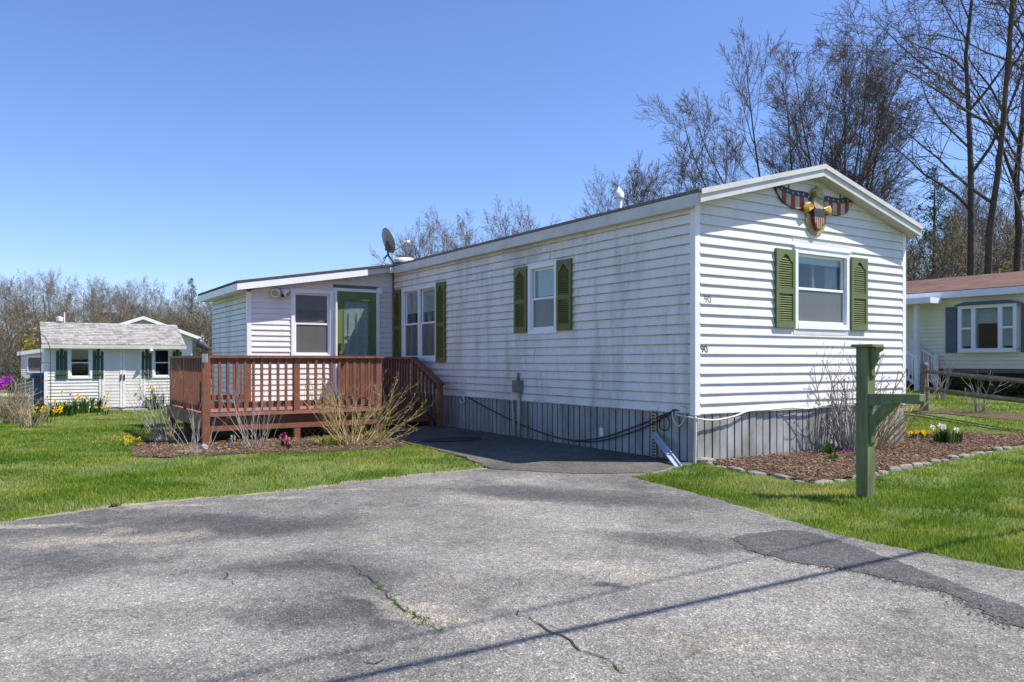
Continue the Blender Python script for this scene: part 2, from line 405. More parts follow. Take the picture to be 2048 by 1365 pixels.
# ------------------------------------------------------------------ mesh helpers
class MB:
    def __init__(s): s.v = []; s.f = []; s.m = []; s.t = []
    def add(s, vs, fs, mi=0):
        b = len(s.v); s.v.extend(tuple(q) for q in vs)
        for f in fs: s.f.append(tuple(i+b for i in f)); s.m.append(mi)
        return s
    def box(s, x0, x1, y0, y1, z0, z1, mi=0, fn=None):
        p = [(x0,y0,z0),(x1,y0,z0),(x1,y1,z0),(x0,y1,z0),(x0,y0,z1),(x1,y0,z1),(x1,y1,z1),(x0,y1,z1)]
        if fn: p = [fn(*q) for q in p]
        return s.add(p, [(0,3,2,1),(4,5,6,7),(0,1,5,4),(1,2,6,5),(2,3,7,6),(3,0,4,7)], mi)
    def bar(s, a, b, w, h, up=(0,0,1), mi=0):
        """square bar from a to b, w sideways, h along up"""
        a = Vector(a); b = Vector(b); d = (b-a).normalized(); up = Vector(up)
        sd = d.cross(up)
        if sd.length < 1e-4: sd = d.cross(Vector((1,0,0)))
        sd.normalize(); u2 = sd.cross(d)
        o = [sd*(-w/2)-u2*(h/2), sd*(w/2)-u2*(h/2), sd*(w/2)+u2*(h/2), sd*(-w/2)+u2*(h/2)]
        return s.add([a+q for q in o]+[b+q for q in o], [(3,2,1,0),(4,5,6,7),(0,1,5,4),(1,2,6,5),(2,3,7,6),(3,0,4,7)], mi)
    def tube(s, pts, radii, n=6, mi=0, cap=True):
        pts = [Vector(p) for p in pts]
        if not hasattr(radii, '__len__'): radii = [radii]*len(pts)
        b = len(s.v); k = len(pts); ref = None
        for i, p in enumerate(pts):
            d = (pts[min(i+1, k-1)]-pts[max(i-1, 0)])
            if d.length < 1e-9: d = Vector((0,0,1))
            d.normalize()
            if ref is None: ref = Vector((0,0,1)) if abs(d.z) < 0.9 else Vector((1,0,0))
            x = d.cross(ref)
            if x.length < 1e-5: x = d.cross(Vector((0.3,1,0.2)))
            x.normalize(); y = d.cross(x); ref = -y if False else ref
            for j in range(n):
                an = 2*math.pi*j/n
                s.v.append(tuple(p + (x*math.cos(an)+y*math.sin(an))*radii[i]))
        for i in range(k-1):
            for j in range(n):
                j2 = (j+1) % n
                s.f.append((b+i*n+j, b+i*n+j2, b+(i+1)*n+j2, b+(i+1)*n+j)); s.m.append(mi)
        if cap:
            s.f.append(tuple(b+j for j in range(n))[::-1]); s.m.append(mi)
            s.f.append(tuple(b+(k-1)*n+j for j in range(n))); s.m.append(mi)
        return s
    def prism(s, poly, o0, o1, fn, mi=0):
        """2-D outline extruded from o0 to o1; fn(a, b, o) gives the 3-D point"""
        n = len(poly)
        vs = [fn(a, b, o0) for a, b in poly]+[fn(a, b, o1) for a, b in poly]
        fs = [tuple(range(n))[::-1], tuple(range(n, 2*n))]+[(i, (i+1) % n, n+(i+1) % n, n+i) for i in range(n)]
        return s.add(vs, fs, mi)
    def lathe(s, prof, c, ax=(0,0,1), n=16, mi=0):
        """profile of (radius, height) turned about ax through c"""
        q = Vector((0,0,1)).rotation_difference(Vector(ax).normalized())
        c = Vector(c); b = len(s.v)
        for r, h in prof:
            for j in range(n):
                a = 2*math.pi*j/n
                s.v.append(tuple(c + q @ Vector((r*math.cos(a), r*math.sin(a), h))))
        for i in range(len(prof)-1):
            for j in range(n):
                j2 = (j+1) % n
                s.f.append((b+i*n+j, b+i*n+j2, b+(i+1)*n+j2, b+(i+1)*n+j)); s.m.append(mi)
        return s
    def mesh(s, name, mats, smooth=False):
        me = bpy.data.meshes.new(name)
        me.from_pydata(s.v, [], s.f)
        if not isinstance(mats, (list, tuple)): mats = [mats]
        for m in mats: me.materials.append(M[m] if isinstance(m, str) else m)
        if len(mats) > 1: me.polygons.foreach_set('material_index', s.m)
        if smooth: me.polygons.foreach_set('use_smooth', [True]*len(me.polygons))
        if s.t:
            at = me.attributes.new('tone', 'FLOAT', 'POINT')
            at.data.foreach_set('value', s.t)
        me.update()
        return me
    def build(s, name, mats, parent=None, smooth=False, **kw):
        return link(name, s.mesh(name, mats, smooth), parent, **kw)

def link(name, me, parent=None, loc=None, rotz=None, rot=None, label=None, cat=None, group=None, kind=None, scale=None):
    o = bpy.data.objects.new(name, me); COL.objects.link(o)
    if parent is not None: o.parent = parent
    if loc is not None: o.location = loc
    if rotz is not None: o.rotation_euler = (0, 0, rotz)
    if rot is not None: o.rotation_euler = rot
    if scale is not None: o.scale = scale if hasattr(scale, '__len__') else (scale,)*3
    if label: o['label'] = label
    if cat: o['category'] = cat
    if group: o['group'] = group
    if kind: o['kind'] = kind
    return o

def thing(name, label, cat, loc=(0,0,0), rotz=0.0, group=None, scale=None):
    return link(name, None, None, loc=loc, rotz=rotz, label=label, cat=cat, group=group, scale=scale)

def np_mesh(name, verts, faces, mat, tone=None):
    """many equal faces at once (faces: n x k index array)"""
    me = bpy.data.meshes.new(name)
    nv, (nf, k) = len(verts), faces.shape
    me.vertices.add(nv); me.vertices.foreach_set('co', verts.astype(np.float32).ravel())
    me.loops.add(nf*k); me.loops.foreach_set('vertex_index', faces.astype(np.int32).ravel())
    me.polygons.add(nf)
    me.polygons.foreach_set('loop_start', np.arange(0, nf*k, k, dtype=np.int32))
    me.materials.append(M[mat])
    if tone is not None:
        at = me.attributes.new('tone', 'FLOAT', 'POINT')
        at.data.foreach_set('value', tone.astype(np.float32))
    me.update(calc_edges=True)
    return me

def inside(poly, x, y):
    """even-odd test for arrays of points"""
    c = np.zeros(x.shape, bool); n = len(poly)
    for i in range(n):
        x0, y0 = poly[i][0], poly[i][1]; x1, y1 = poly[(i+1) % n][0], poly[(i+1) % n][1]
        if y0 == y1: continue
        h = ((y0 > y) != (y1 > y)) & (x < (x1-x0)*(y-y0)/(y1-y0)+x0)
        c ^= h
    return c

def rough_outline(pts, step=0.12, amp=0.03, seed=1):
    rg = random.Random(seed); out = []
    n = len(pts)
    for i in range(n):
        a = Vector(pts[i][:2]); b = Vector(pts[(i+1) % n][:2])
        k = max(1, int((b-a).length/step))
        if k > 400: k = 1
        for j in range(k):
            p = a.lerp(b, j/k)
            out.append((p.x+rg.uniform(-amp, amp), p.y+rg.uniform(-amp, amp)))
    return out

def sheet(name, poly, z, mat, kind='structure', thick=0.0, **kw):
    mb = MB(); n = len(poly)
    top = [(x, y, z+terrain(x, y)) for x, y in poly]
    mb.add(top, [tuple(range(n))])
    if thick:
        lo = [(x, y, q-thick) for x, y, q in top]
        mb.add(top+lo, [(i, n+i, n+(i+1) % n, (i+1) % n) for i in range(n)])
    return mb.build(name, mat, kind=kind, **kw)

# ------------------------------------------------------------------ ground
def axis(lo, hi, fine_lo, fine_hi, fs):
    a = list(np.arange(fine_lo, fine_hi+1e-6, fs)); q, s_ = fine_hi, fs
    while q < hi: s_ *= 1.35; q += s_; a.append(q)
    q, s_ = fine_lo, fs; b = []
    while q > lo: s_ *= 1.35; q -= s_; b.append(q)
    return np.array(b[::-1]+a)
gx = axis(-700, 700, -22, 22, 0.8); gy = axis(-60, 1200, -2, 34, 0.8)
XX, YY = np.meshgrid(gx, gy)
rngN = np.random.default_rng(5)
ZZ = terrain_np(XX, YY)
nx_, ny_ = len(gx), len(gy)
idx = np.arange(nx_*ny_).reshape(ny_, nx_)
fc = np.stack([idx[:-1,:-1].ravel(), idx[:-1,1:].ravel(), idx[1:,1:].ravel(), idx[1:,:-1].ravel()], 1)
link('ground', np_mesh('ground', np.stack([XX.ravel(), YY.ravel(), ZZ.ravel()], 1), fc, 'lawn'), kind='structure')

# outline of the paving, from the lawn edge round to the camera's feet
drive_px = [(-60,1062),(60,1042),(200,1022),(330,1008),(470,996),(600,985),(720,968),(850,952),(985,940)]
drive = [gp(*p) for p in drive_px]
wk = [gp(930,917), gp(870,900), gp(815,888)]
skirt_line = [uv2w(-0.25, 6.8), uv2w(0.0, 6.8), uv2w(0.0, 0.0)]
right_px = [(1310,951),(1262,957),(1330,975),(1430,1002),(1560,1040),(1700,1080),(1850,1112),(2048,1150),(2200,1176)]
drv_r = [gp(*p) for p in right_px]
driveP = [(p.x, p.y) for p in drive] + [(p.x, p.y) for p in wk] + [(p.x, p.y) for p in skirt_line] + [(p.x, p.y) for p in drv_r] + [(14, 3.2), (14, -6), (-14, -6), (-14, 5.5)]
drive_poly = rough_outline(driveP, 0.10, 0.022, 3)
sandP = [(p.x, p.y+0.10+0.22*random.Random(i).random()) for i, p in enumerate(drive)]
sandP = [(-14, 5.8)] + sandP + [(drive[-1].x+0.3, drive[-1].y-0.5), (drive[0].x, drive[0].y-0.6), (-14, 5.0)]
sheet('sand_verge', rough_outline(sandP, 0.08, 0.07, 8), 0.006, 'sand')
sheet('driveway', drive_poly, 0.016, 'asphalt', thick=0.03)
# darker old walk beside the wall, in front of the steps
walkP = [gp(985,941), gp(930,918), gp(870,901), gp(815,889), uv2w(-1.6, 6.6), uv2w(-0.02, 6.6), uv2w(-0.02, 0.1), gp(1300,950), gp(1150,952)]
sheet('walkway', rough_outline([(p.x, p.y) for p in walkP], 0.12, 0.03, 4), 0.021, 'walk')
patchP = [gp(*p) for p in [(1465,1083),(1500,1074),(1570,1066),(1610,1068),(1680,1088),(1745,1110),(1800,1132),(1900,1168),(1960,1195),(2048,1222),(2120,1250),(2120,1290),(2048,1264),(1990,1246),(1930,1212),(1870,1184),(1800,1172),(1730,1152),(1650,1140),(1570,1128),(1500,1106)]]
sheet('asphalt_patch', rough_outline([(p.x, p.y) for p in patchP], 0.035, 0.020, 6), 0.0205, 'patch', thick=0.003)
def grit(name, pts, n_, spread, size, mat, seed, label, cat):
    # loose crumbs strewn along a line
    r_ = np.random.default_rng(seed); P = np.array([(p.x, p.y) for p in pts]); k = r_.integers(0, len(P)-1, n_); t = r_.uniform(0, 1, n_)[:, None]
    c = P[k]*(1-t)+P[k+1]*t+r_.normal(0, spread, (n_, 2)); sz = size*r_.uniform(0.3, 1.3, n_)[:, None]
    z = 0.02+np.zeros((n_, 1)); a = r_.uniform(0, 6.28, n_)[:, None]
    def q(da, rad, dz): return np.concatenate([c+sz*rad*np.concatenate([np.cos(a+da), np.sin(a+da)], 1), z+sz*dz], 1)
    V = np.stack([q(0, 1, 0), q(2.1, 1, 0), q(4.2, 1, 0), q(0, 0, 1.1)], 1).reshape(-1, 3); i0 = np.arange(n_)[:, None]*4
    fcs = np.concatenate([i0+np.array([[0, 1, 3]]), i0+np.array([[1, 2, 3]]), i0+np.array([[2, 0, 3]])], 0)
    link(name, np_mesh(name, V, fcs, mat, np.repeat(r_.uniform(0, 1, n_), 4)), kind='stuff', label=label, cat=cat)
M['grit'] = leafy('asphalt_grit', (0.14, 0.135, 0.13), (0.04, 0.04, 0.04), 0.0)
grit('loose_grit', patchP[12:21]+patchP[:1], 1100, 0.035, 0.006, 'grit', 3, 'loose asphalt crumbs along the patch edge', 'grit')
rg = random.Random(21)
# cracks: narrow dark seams in the paving
def crack(pxs, wd, seed):
    r_ = random.Random(seed); pts = [gp(*p) for p in pxs]; L = []
    for a, b in zip(pts, pts[1:]):
        k = max(2, int((b-a).length/0.05))
        for j in range(k): L.append(a.lerp(b, j/k)+Vector((r_.uniform(-.018,.018), r_.uniform(-.018,.018), 0)))
    mb = MB(); vs = []
    for i, p in enumerate(L):
        h = wd*r_.uniform(0.25, 1.0)*math.sin(math.pi*(i+0.4)/len(L))**0.4
        vs += [(p.x-h, p.y, 0.0205), (p.x+h, p.y+0.1*h, 0.0205)]
    mb.add(vs, [(2*i, 2*i+1, 2*i+3, 2*i+2) for i in range(len(L)-1)])
    mb.build('crack', 'cracksoil', kind='structure')
    return L
ck1 = crack([(700,1135),(740,1165),(770,1190),(805,1222),(850,1255),(885,1280)], 0.007, 1)
ck2 = crack([(1030,1230),(1090,1265),(1150,1300),(1225,1335),(1262,1366)], 0.006, 2)
ck3 = crack([(700,1330),(750,1335),(805,1325)], 0.006, 3)
ck4 = crack([(1230,1015),(1300,1012),(1380,1008)], 0.006, 4)
ck5 = crack([(445,1150),(465,1180)], 0.006, 5)

# planting beds
bedP = [gp(*p) for p in [(262,915),(268,895),(300,880),(340,868),(380,866),(420,862)]] + [uv2w(-4.2,6.0), uv2w(-1.7,6.0)] + [gp(*p) for p in [(800,884),(822,887),(790,898),(700,903),(600,907),(500,908),(400,914),(330,917)]]
bed_poly = rough_outline([(p.x, p.y) for p in bedP], 0.12, 0.03, 9)
sheet('garden_bed', bed_poly, 0.012, 'soil')
bed2P = [uv2w(0.02,-0.02), uv2w(4.3,-0.02), uv2w(4.5,1.2)] + [gp(*p) for p in [(1880,868),(2000,872),(2120,872),(2120,880),(2048,893),(1960,907),(1850,930),(1720,955),(1625,970),(1560,955),(1490,945),(1420,930)]]
bed2_poly = rough_outline([(p.x, p.y) for p in bed2P], 0.12, 0.02, 10)
sheet('mulch_bed', bed2_poly, 0.022, 'mulch')
sheet('bark_strip', rough_outline([(p.x, p.y) for p in [gp(1830,826), gp(1900,818), gp(2100,832), gp(2100,848), gp(1960,836)]], 0.2, 0.05, 3), 0.012, 'mulch')
rdP = [(-60, 37), (-21.5, 33.5), (-18, 34.5), (-20, 36.5), (-60, 41)]
sheet('park_road', rdP, 0.015, 'dirtroad')

# loose pieces on the beds
def scatter(name, poly, n, mat, size, seed, z0=0.02, flat=0.5, label=None, cat=None):
    r_ = np.random.default_rng(seed)
    P = np.array(poly); lo, hi = P.min(0), P.max(0)
    x = r_.uniform(lo[0], hi[0], n*3); y = r_.uniform(lo[1], hi[1], n*3)
    k = inside(poly, x, y); x, y = x[k][:n], y[k][:n]; m = len(x)
    z = terrain_np(x, y)+z0+r_.uniform(0, 0.02, m)
    a = r_.uniform(0, 2*np.pi, m); L = size*r_.uniform(0.4, 1.3, m); W_ = L*r_.uniform(0.25, 0.6, m)
    tx, ty = r_.normal(0, flat, m), r_.normal(0, flat, m)
    ca, sa = np.cos(a), np.sin(a)
    V = []
    for sx, sy in ((-1,-1),(1,-0.6),(0.9,1),(-0.8,0.8)):
        dx, dy = sx*L/2, sy*W_/2
        V.append(np.stack([x+dx*ca-dy*sa, y+dx*sa+dy*ca, z+np.abs(dx*tx*0.6+dy*ty)], 1))
    V = np.stack(V, 1).reshape(-1, 3)
    me = np_mesh(name, V, np.arange(m*4).reshape(m, 4), mat, np.repeat(r_.uniform(0, 1, m)**1.4, 4))
    return link(name, me, kind='stuff', label=label, cat=cat)
scatter('mulch_chips', bed2_poly, 26000, 'chip', 0.036, 1, 0.024, 0.5, 'loose reddish bark mulch chips covering the gable bed', 'mulch')
scatter('leaf_litter', bed_poly, 8000, 'litter', 0.04, 2, 0.016, 0.6, 'dry leaves and twigs scattered over the deck bed', 'leaf litter')

lawnP = [(p.x-0.2, p.y+0.1) for p in drive]+[(1.0, 10.5), (-5, 16), (-12, 18), (-9, 8)]
scatter('fallen_leaves', lawnP, 420, 'litter', 0.035, 5, 0.03, 0.6, 'a few dry leaves lying on the left lawn', 'leaves')
# ------------------------------------------------------------------ mobile home
HOME = thing('mobile_home', 'white single-wide mobile home with clapboard siding, green shutters and grey skirting', 'house', (CX, CY, 0), ANG)
HW = 4.21; HV = 17.0; ZB = 0.57; ZT = 3.03; EXPO = 0.1016
RISE = 0.26
APEX = 3.67
def gab(u, o, z): return (u, -o, z)                 # gable end, outwards is -v
def lon(v, o, z): return (-o, v, z)                 # long wall, outwards is -u
AV = 8.3; AU = -2.9; ADEPTH = 2.9
def adf(u, o, z): return (u, AV-o, z)
def ads(v, o, z): return (AU-o, v, z)
NB = [0]
def siding(parent, W_, a0, a1, z0, z1, holes, mats, top=None, seed=0, name='siding_board', expo=EXPO, join=False, out=0.018):
    """lapped boards; each course is one mesh, broken where an opening cuts it; top(a) limits a sloping head"""
    r_ = random.Random(seed); z = z0; allmb = MB(); grimy = mats[1] == 'lip'
    while z < z1-0.01:
        zt = min(z+expo, z1)
        segs = [(a0, a1)]
        for (h0, h1, y0, y1) in holes:
            if y0 < zt-0.03 and y1 > z+0.03:
                ns = []
                for s0, s1 in segs:
                    if h1 <= s0 or h0 >= s1: ns.append((s0, s1)); continue
                    if h0 > s0: ns.append((s0, h0))
                    if h1 < s1: ns.append((h1, s1))
                segs = ns
        if not join and not top:
            ns = []
            for s0, s1 in segs:
                q = s0; nx = s0+r_.uniform(1.2, 3.6)
                while nx < s1-0.5: ns.append((q, nx-0.0015)); q = nx+0.0015; nx = q+r_.uniform(2.6, 3.66)
                ns.append((q, s1))
            segs = ns
        wv = [r_.uniform(-0.0025, 0.0025) for _ in range(40)]
        for s0, s1 in segs:
            mb = allmb if join else MB()
            k = max(1, int((s1-s0)/0.7)); A = [s0+(s1-s0)*i/k for i in range(k+1)]
            def lim(zz):
                if not top: return s0, s1
                good = [q for q in np.linspace(s0, s1, 400) if top(q) >= zz]
                return (good[0], good[-1]) if good else None
            lb, lt = lim(z), lim(zt)
            if lb is None: continue
            if lt is None:
                mid = max(np.linspace(s0, s1, 400), key=top); lt = (mid-0.005, mid+0.005)
            vs = []
            for i in range(k+1):
                f = i/k; ob = out+wv[i % 40]+(0.0015 if int(s0*7) % 2 else 0)
                ab = lb[0]+(lb[1]-lb[0])*f; at_ = lt[0]+(lt[1]-lt[0])*f
                vs += [W_(ab, 0.0, z+0.002), W_(ab, ob, z), W_(ab, ob, z+0.010), W_(at_, 0.003, zt+0.004)]
            fs = []; 
            b = len(mb.v); mb.v.extend(vs)
            for i in range(k):
                q = b+4*i
                for (p0, p1, mi) in ((0, 1, 1), (1, 2, 1 if grimy else 0), (2, 3, 0)):
                    mb.f.append((q+p0, q+4+p0, q+4+p1, q+p1)); mb.m.append(mi)
            if mb.f and not join: mb.build(name, mats, parent)
        z = zt
    if join: return allmb.build(name, mats, parent)

def holed(W_, a0, a1, z0, z1, holes, o0, o1, mb):
    """wall core with rectangular openings"""
    xs = sorted({a0, a1}|{q for h in holes for q in h[:2]}); zs = sorted({z0, z1}|{q for h in holes for q in h[2:]})
    for i in range(len(xs)-1):
        for j in range(len(zs)-1):
            cx, cz = (xs[i]+xs[i+1])/2, (zs[j]+zs[j+1])/2
            if any(h[0] < cx < h[1] and h[2] < cz < h[3] for h in holes): continue
            mb.box(xs[i], xs[i+1], o0, o1, zs[j], zs[j+1], 0, W_)

# openings: (along0, along1, z0, z1)
G_WIN = (1.79, 2.83, EYE+0.47, EYE+1.39)
L_WIN = (2.70, 3.33, EYE+0.46, EYE+1.39)
L_WIN2 = (6.41, 7.80, EYE+0.06, EYE+1.38)
A_WIN = (-2.05, -1.34, EYE+0.12, EYE+1.31)
A_DOOR = (-1.21, -0.39, 0.46, EYE+1.37)
def gtop(u): return APEX-0.13-RISE*abs(u-HW/2)
def atop(u): return 2.52+(u-AU)*0.165

core = MB()
holed(gab, 0.01, HW-0.01, ZB, 3.0, [G_WIN], -0.10, -0.004, core)
holed(lon, 0.11, HV, ZB, 3.0, [L_WIN, L_WIN2], -0.10, -0.004, core)
core.box(HW-0.1, HW, 0.11, HV, ZB, 3.0)
core.box(0.1, HW-0.1, HV-0.1, HV, ZB, 3.0)
core.box(0.0, HW-0.1, 0.1, HV-0.1, ZB, ZB+0.12)
core.box(0.1, HW-0.1, 0.1, HV-0.1, 2.92, 2.98)
core.box(0.12, HW-0.12, 5.2, 5.26, ZB+0.12, 2.92)
core.box(0.12, HW-0.12, 2.0, 2.06, ZB+0.12, 2.92)
core.prism([(0.01, 3.0), (HW-0.01, 3.0), (HW-0.01, gtop(HW)), (HW/2, gtop(HW/2)), (0.01, gtop(0))], 0.0, 0.06, lambda a, b, o: (a, o+0.004, b))
core.build('wall', 'interior', HOME)
siding(HOME, gab, 0.06, HW-0.06, ZB, APEX-0.14, [G_WIN], ['siding', 'lip_clean'], gtop, 1, expo=0.1155, out=0.023)
siding(HOME, lon, 0.06, AV, ZB, ZT, [L_WIN, L_WIN2], ['siding_dirty', 'lip'], None, 2, expo=0.1155, out=0.020)
# addition
core = MB()
holed(adf, AU+0.01, -0.012, 0.30, 2.5, [A_WIN, (A_DOOR[0], A_DOOR[1], 0.30, 2.5)], -0.10, -0.004, core)
core.box(A_DOOR[0], A_DOOR[1], AV+0.004, AV+0.10, A_DOOR[3], 2.75)
core.prism([(AU+0.01, 2.5), (A_DOOR[0], 2.5), (A_DOOR[0], atop(A_DOOR[0])), (AU+0.01, atop(AU))], 0.0, 0.06, lambda a, b, o: (a, AV+o+0.004, b))
core.prism([(A_DOOR[0], 2.75), (A_DOOR[1], 2.75), (A_DOOR[1], atop(A_DOOR[1])), (A_DOOR[0], atop(A_DOOR[0]))], 0.0, 0.06, lambda a, b, o: (a, AV+o+0.004, b))
core.prism([(A_DOOR[1], 2.5), (-0.012, 2.5), (-0.012, atop(0)), (A_DOOR[1], atop(A_DOOR[1]))], 0.0, 0.06, lambda a, b, o: (a, AV+o+0.004, b))
core.box(AU+0.004, AU+0.10, AV+0.1, AV+ADEPTH, 0.30, 2.5)
core.box(AU+0.1, -0.012, AV+ADEPTH-0.1, AV+ADEPTH, 0.30, 2.5)
core.box(AU+0.1, -0.012, AV+0.1, AV+ADEPTH-0.1, 0.30, 0.42)
core.build('wall', 'interior', HOME)
siding(HOME, adf, AU+0.05, -0.02, 0.34, atop(0)-0.01, [A_WIN, (A_DOOR[0]-0.07, A_DOOR[1]+0.07, 0.3, A_DOOR[3]+0.06)], ['siding', 'lip_clean'], atop, 3)
siding(HOME, ads, AV+0.05, AV+ADEPTH, 0.34, 2.52, [], ['siding_algae', 'lip'], None, 4)

# corner posts
for (x0, x1, y0, y1, z0, z1) in ((-0.020, 0.062, -0.020, 0.062, ZB-0.01, ZT-0.01), (HW-0.062, HW+0.02, -0.020, 0.062, ZB-0.01, ZT-0.01),
                                 (AU-0.018, AU+0.06, AV-0.020, AV+0.05, 0.33, 2.46)):
    mb = MB(); mb.box(x0, x1, y0, y1, z0, z1); mb.build('corner_trim', 'trim', HOME)
mb = MB(); mb.box(-0.035, -0.014, AV-0.06, AV-0.013, 0.6, 3.0); mb.build('corner_trim', 'roofmetal', HOME)

# roof
OV, OE = 0.20, 0.11
def slope_slab(side):
    mb = MB(); e = -OE if side < 0 else HW+OE; ze = APEX-RISE*(HW/2+OE)
    def S(u, o, z): return (u, z, 0)
    pts = [(e, ze), (HW/2, APEX)]
    for v0, v1 in ((-OV, HV+0.2),):
        vs = [(e, v0, ze+0.012), (HW/2, v0, APEX+0.012), (HW/2, v1, APEX+0.012), (e, v1, ze+0.012),
              (e, v0, ze-0.022), (HW/2, v0, APEX-0.022), (HW/2, v1, APEX-0.022), (e, v1, ze-0.022)]
        mb.add(vs, [(0,1,2,3),(7,6,5,4),(0,4,5,1),(1,5,6,2),(2,6,7,3),(3,7,4,0)])
    return mb
slope_slab(-1).build('roof_slope', 'roofing', HOME)
slope_slab(1).build('roof_slope', 'roofing', HOME)
# rake boards with a metal drip edge, soffit behind them
for side in (-1, 1):
    e = -OE-0.005 if side < 0 else HW+OE+0.005; ze = APEX-RISE*(HW/2+OE)-0.025; za = APEX-0.025
    mid = HW/2+0.001*side
    mb = MB(); mb.prism([(e, ze-0.11), (mid, za-0.11), (mid, za), (e, ze)], -OV+0.004, -OV+0.03, lambda a, b, o: (a, o, b))
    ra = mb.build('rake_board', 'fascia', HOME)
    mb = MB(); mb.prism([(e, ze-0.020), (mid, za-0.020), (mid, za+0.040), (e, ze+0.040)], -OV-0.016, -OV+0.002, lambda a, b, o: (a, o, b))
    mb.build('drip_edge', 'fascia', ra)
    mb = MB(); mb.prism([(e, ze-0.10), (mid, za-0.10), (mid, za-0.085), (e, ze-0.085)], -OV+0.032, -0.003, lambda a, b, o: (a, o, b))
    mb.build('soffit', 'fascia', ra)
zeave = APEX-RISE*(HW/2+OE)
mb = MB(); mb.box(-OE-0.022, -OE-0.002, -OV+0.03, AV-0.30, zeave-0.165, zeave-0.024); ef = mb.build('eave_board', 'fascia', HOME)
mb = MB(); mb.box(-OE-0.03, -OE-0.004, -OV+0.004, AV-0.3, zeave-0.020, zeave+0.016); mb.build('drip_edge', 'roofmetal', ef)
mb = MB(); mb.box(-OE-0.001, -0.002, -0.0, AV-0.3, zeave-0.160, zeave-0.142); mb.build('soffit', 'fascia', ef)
mb = MB(); mb.box(-0.03, -0.014, 0.07, AV-0.1, ZT-0.07, ZT-0.02); mb.build('frieze_board', 'fascia', HOME)
# addition roof
OA = 0.30
mb = MB()
u0, u1 = AU-0.26, -0.03
za = lambda u: atop(u)+0.10
vs = []
for v in (AV-OA, AV+ADEPTH+0.2):
    vs += [(u0, v, za(u0)), (u1, v, za(u1)), (u1, v, za(u1)+0.045), (u0, v, za(u0)+0.045)]
mb.add(vs, [(0,1,2,3),(7,6,5,4),(0,4,5,1),(1,5,6,2),(2,6,7,3),(3,7,4,0)])
mb.build('addition_roof', 'roofing', HOME)
ub = -0.68
mb = MB(); mb.prism([(u0, za(u0)-0.125), (ub, za(ub)-0.125), (ub, za(ub)-0.004), (u0, za(u0)-0.004)], AV-OA+0.006, AV-OA+0.03, lambda a, b, o: (a, o, b)); mb.build('rake_board', 'trim', HOME)
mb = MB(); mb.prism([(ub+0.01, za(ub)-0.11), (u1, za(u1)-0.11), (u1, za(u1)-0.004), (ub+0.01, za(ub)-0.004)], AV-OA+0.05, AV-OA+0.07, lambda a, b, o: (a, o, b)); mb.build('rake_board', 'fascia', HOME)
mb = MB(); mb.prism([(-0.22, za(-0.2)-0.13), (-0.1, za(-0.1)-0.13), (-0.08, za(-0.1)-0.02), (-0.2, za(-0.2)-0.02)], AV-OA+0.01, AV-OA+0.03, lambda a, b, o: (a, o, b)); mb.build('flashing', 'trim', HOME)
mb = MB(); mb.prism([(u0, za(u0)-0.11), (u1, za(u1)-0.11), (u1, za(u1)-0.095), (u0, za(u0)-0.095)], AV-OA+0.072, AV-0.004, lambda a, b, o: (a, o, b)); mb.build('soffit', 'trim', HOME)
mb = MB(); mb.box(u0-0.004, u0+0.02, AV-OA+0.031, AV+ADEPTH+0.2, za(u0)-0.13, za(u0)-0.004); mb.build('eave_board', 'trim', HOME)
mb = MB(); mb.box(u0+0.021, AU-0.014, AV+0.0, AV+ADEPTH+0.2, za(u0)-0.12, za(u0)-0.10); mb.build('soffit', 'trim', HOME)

# skirting, one corrugated panel at a time
def skirt_mesh():
    mb = MB(); w_ = 0.127
    prof = [(0.0, 0.0), (0.010, -0.012), (0.020, 0.0), (w_-0.006, 0.004), (w_, 0.0)]
    vs = []
    for a, o in prof: vs += [(a, -o, 0.0), (a, -o, 1.0)]
    for i in range(len(prof)-1):
        mb.add(vs[2*i:2*i+4], [(0, 2, 3, 1)], 1 if i < 2 else 0)
    return mb.mesh('skirting_panel', ['skirt', 'skirt_groove'])
SK = skirt_mesh(); rg = random.Random(4)
n = int(HW/0.127)
for i in range(n):
    link('skirting_panel', SK, HOME, loc=(0.012+i*0.127, -0.004+rg.uniform(-.004,.004), -0.02), rot=(rg.uniform(-.008,.008), 0, 0), scale=(1, 1, ZB+0.025))
n = int(AV/0.127)
for i in range(n):
    link('skirting_panel', SK, HOME, loc=(-0.004+rg.uniform(-.004,.004), 0.127+i*0.127, -0.02), rot=(0, rg.uniform(-.008,.008), R(-90)), scale=(1, 1, ZB+0.025))
mb = MB(); mb.box(0.02, HW, 0.012, 0.03, -0.02, ZB); mb.box(0.02, 0.04, 0.03, AV, -0.02, ZB); mb.box(HW-0.02, HW, 0.03, HV, -0.02, ZB)
mb.box(AU+0.02, 0.02, AV+0.03, AV+0.05, -0.4, 0.34); mb.box(AU+0.02, AU+0.04, AV+0.05, AV+ADEPTH, -0.4, 0.34)
mb.build('skirting_backing', 'skirt', HOME)

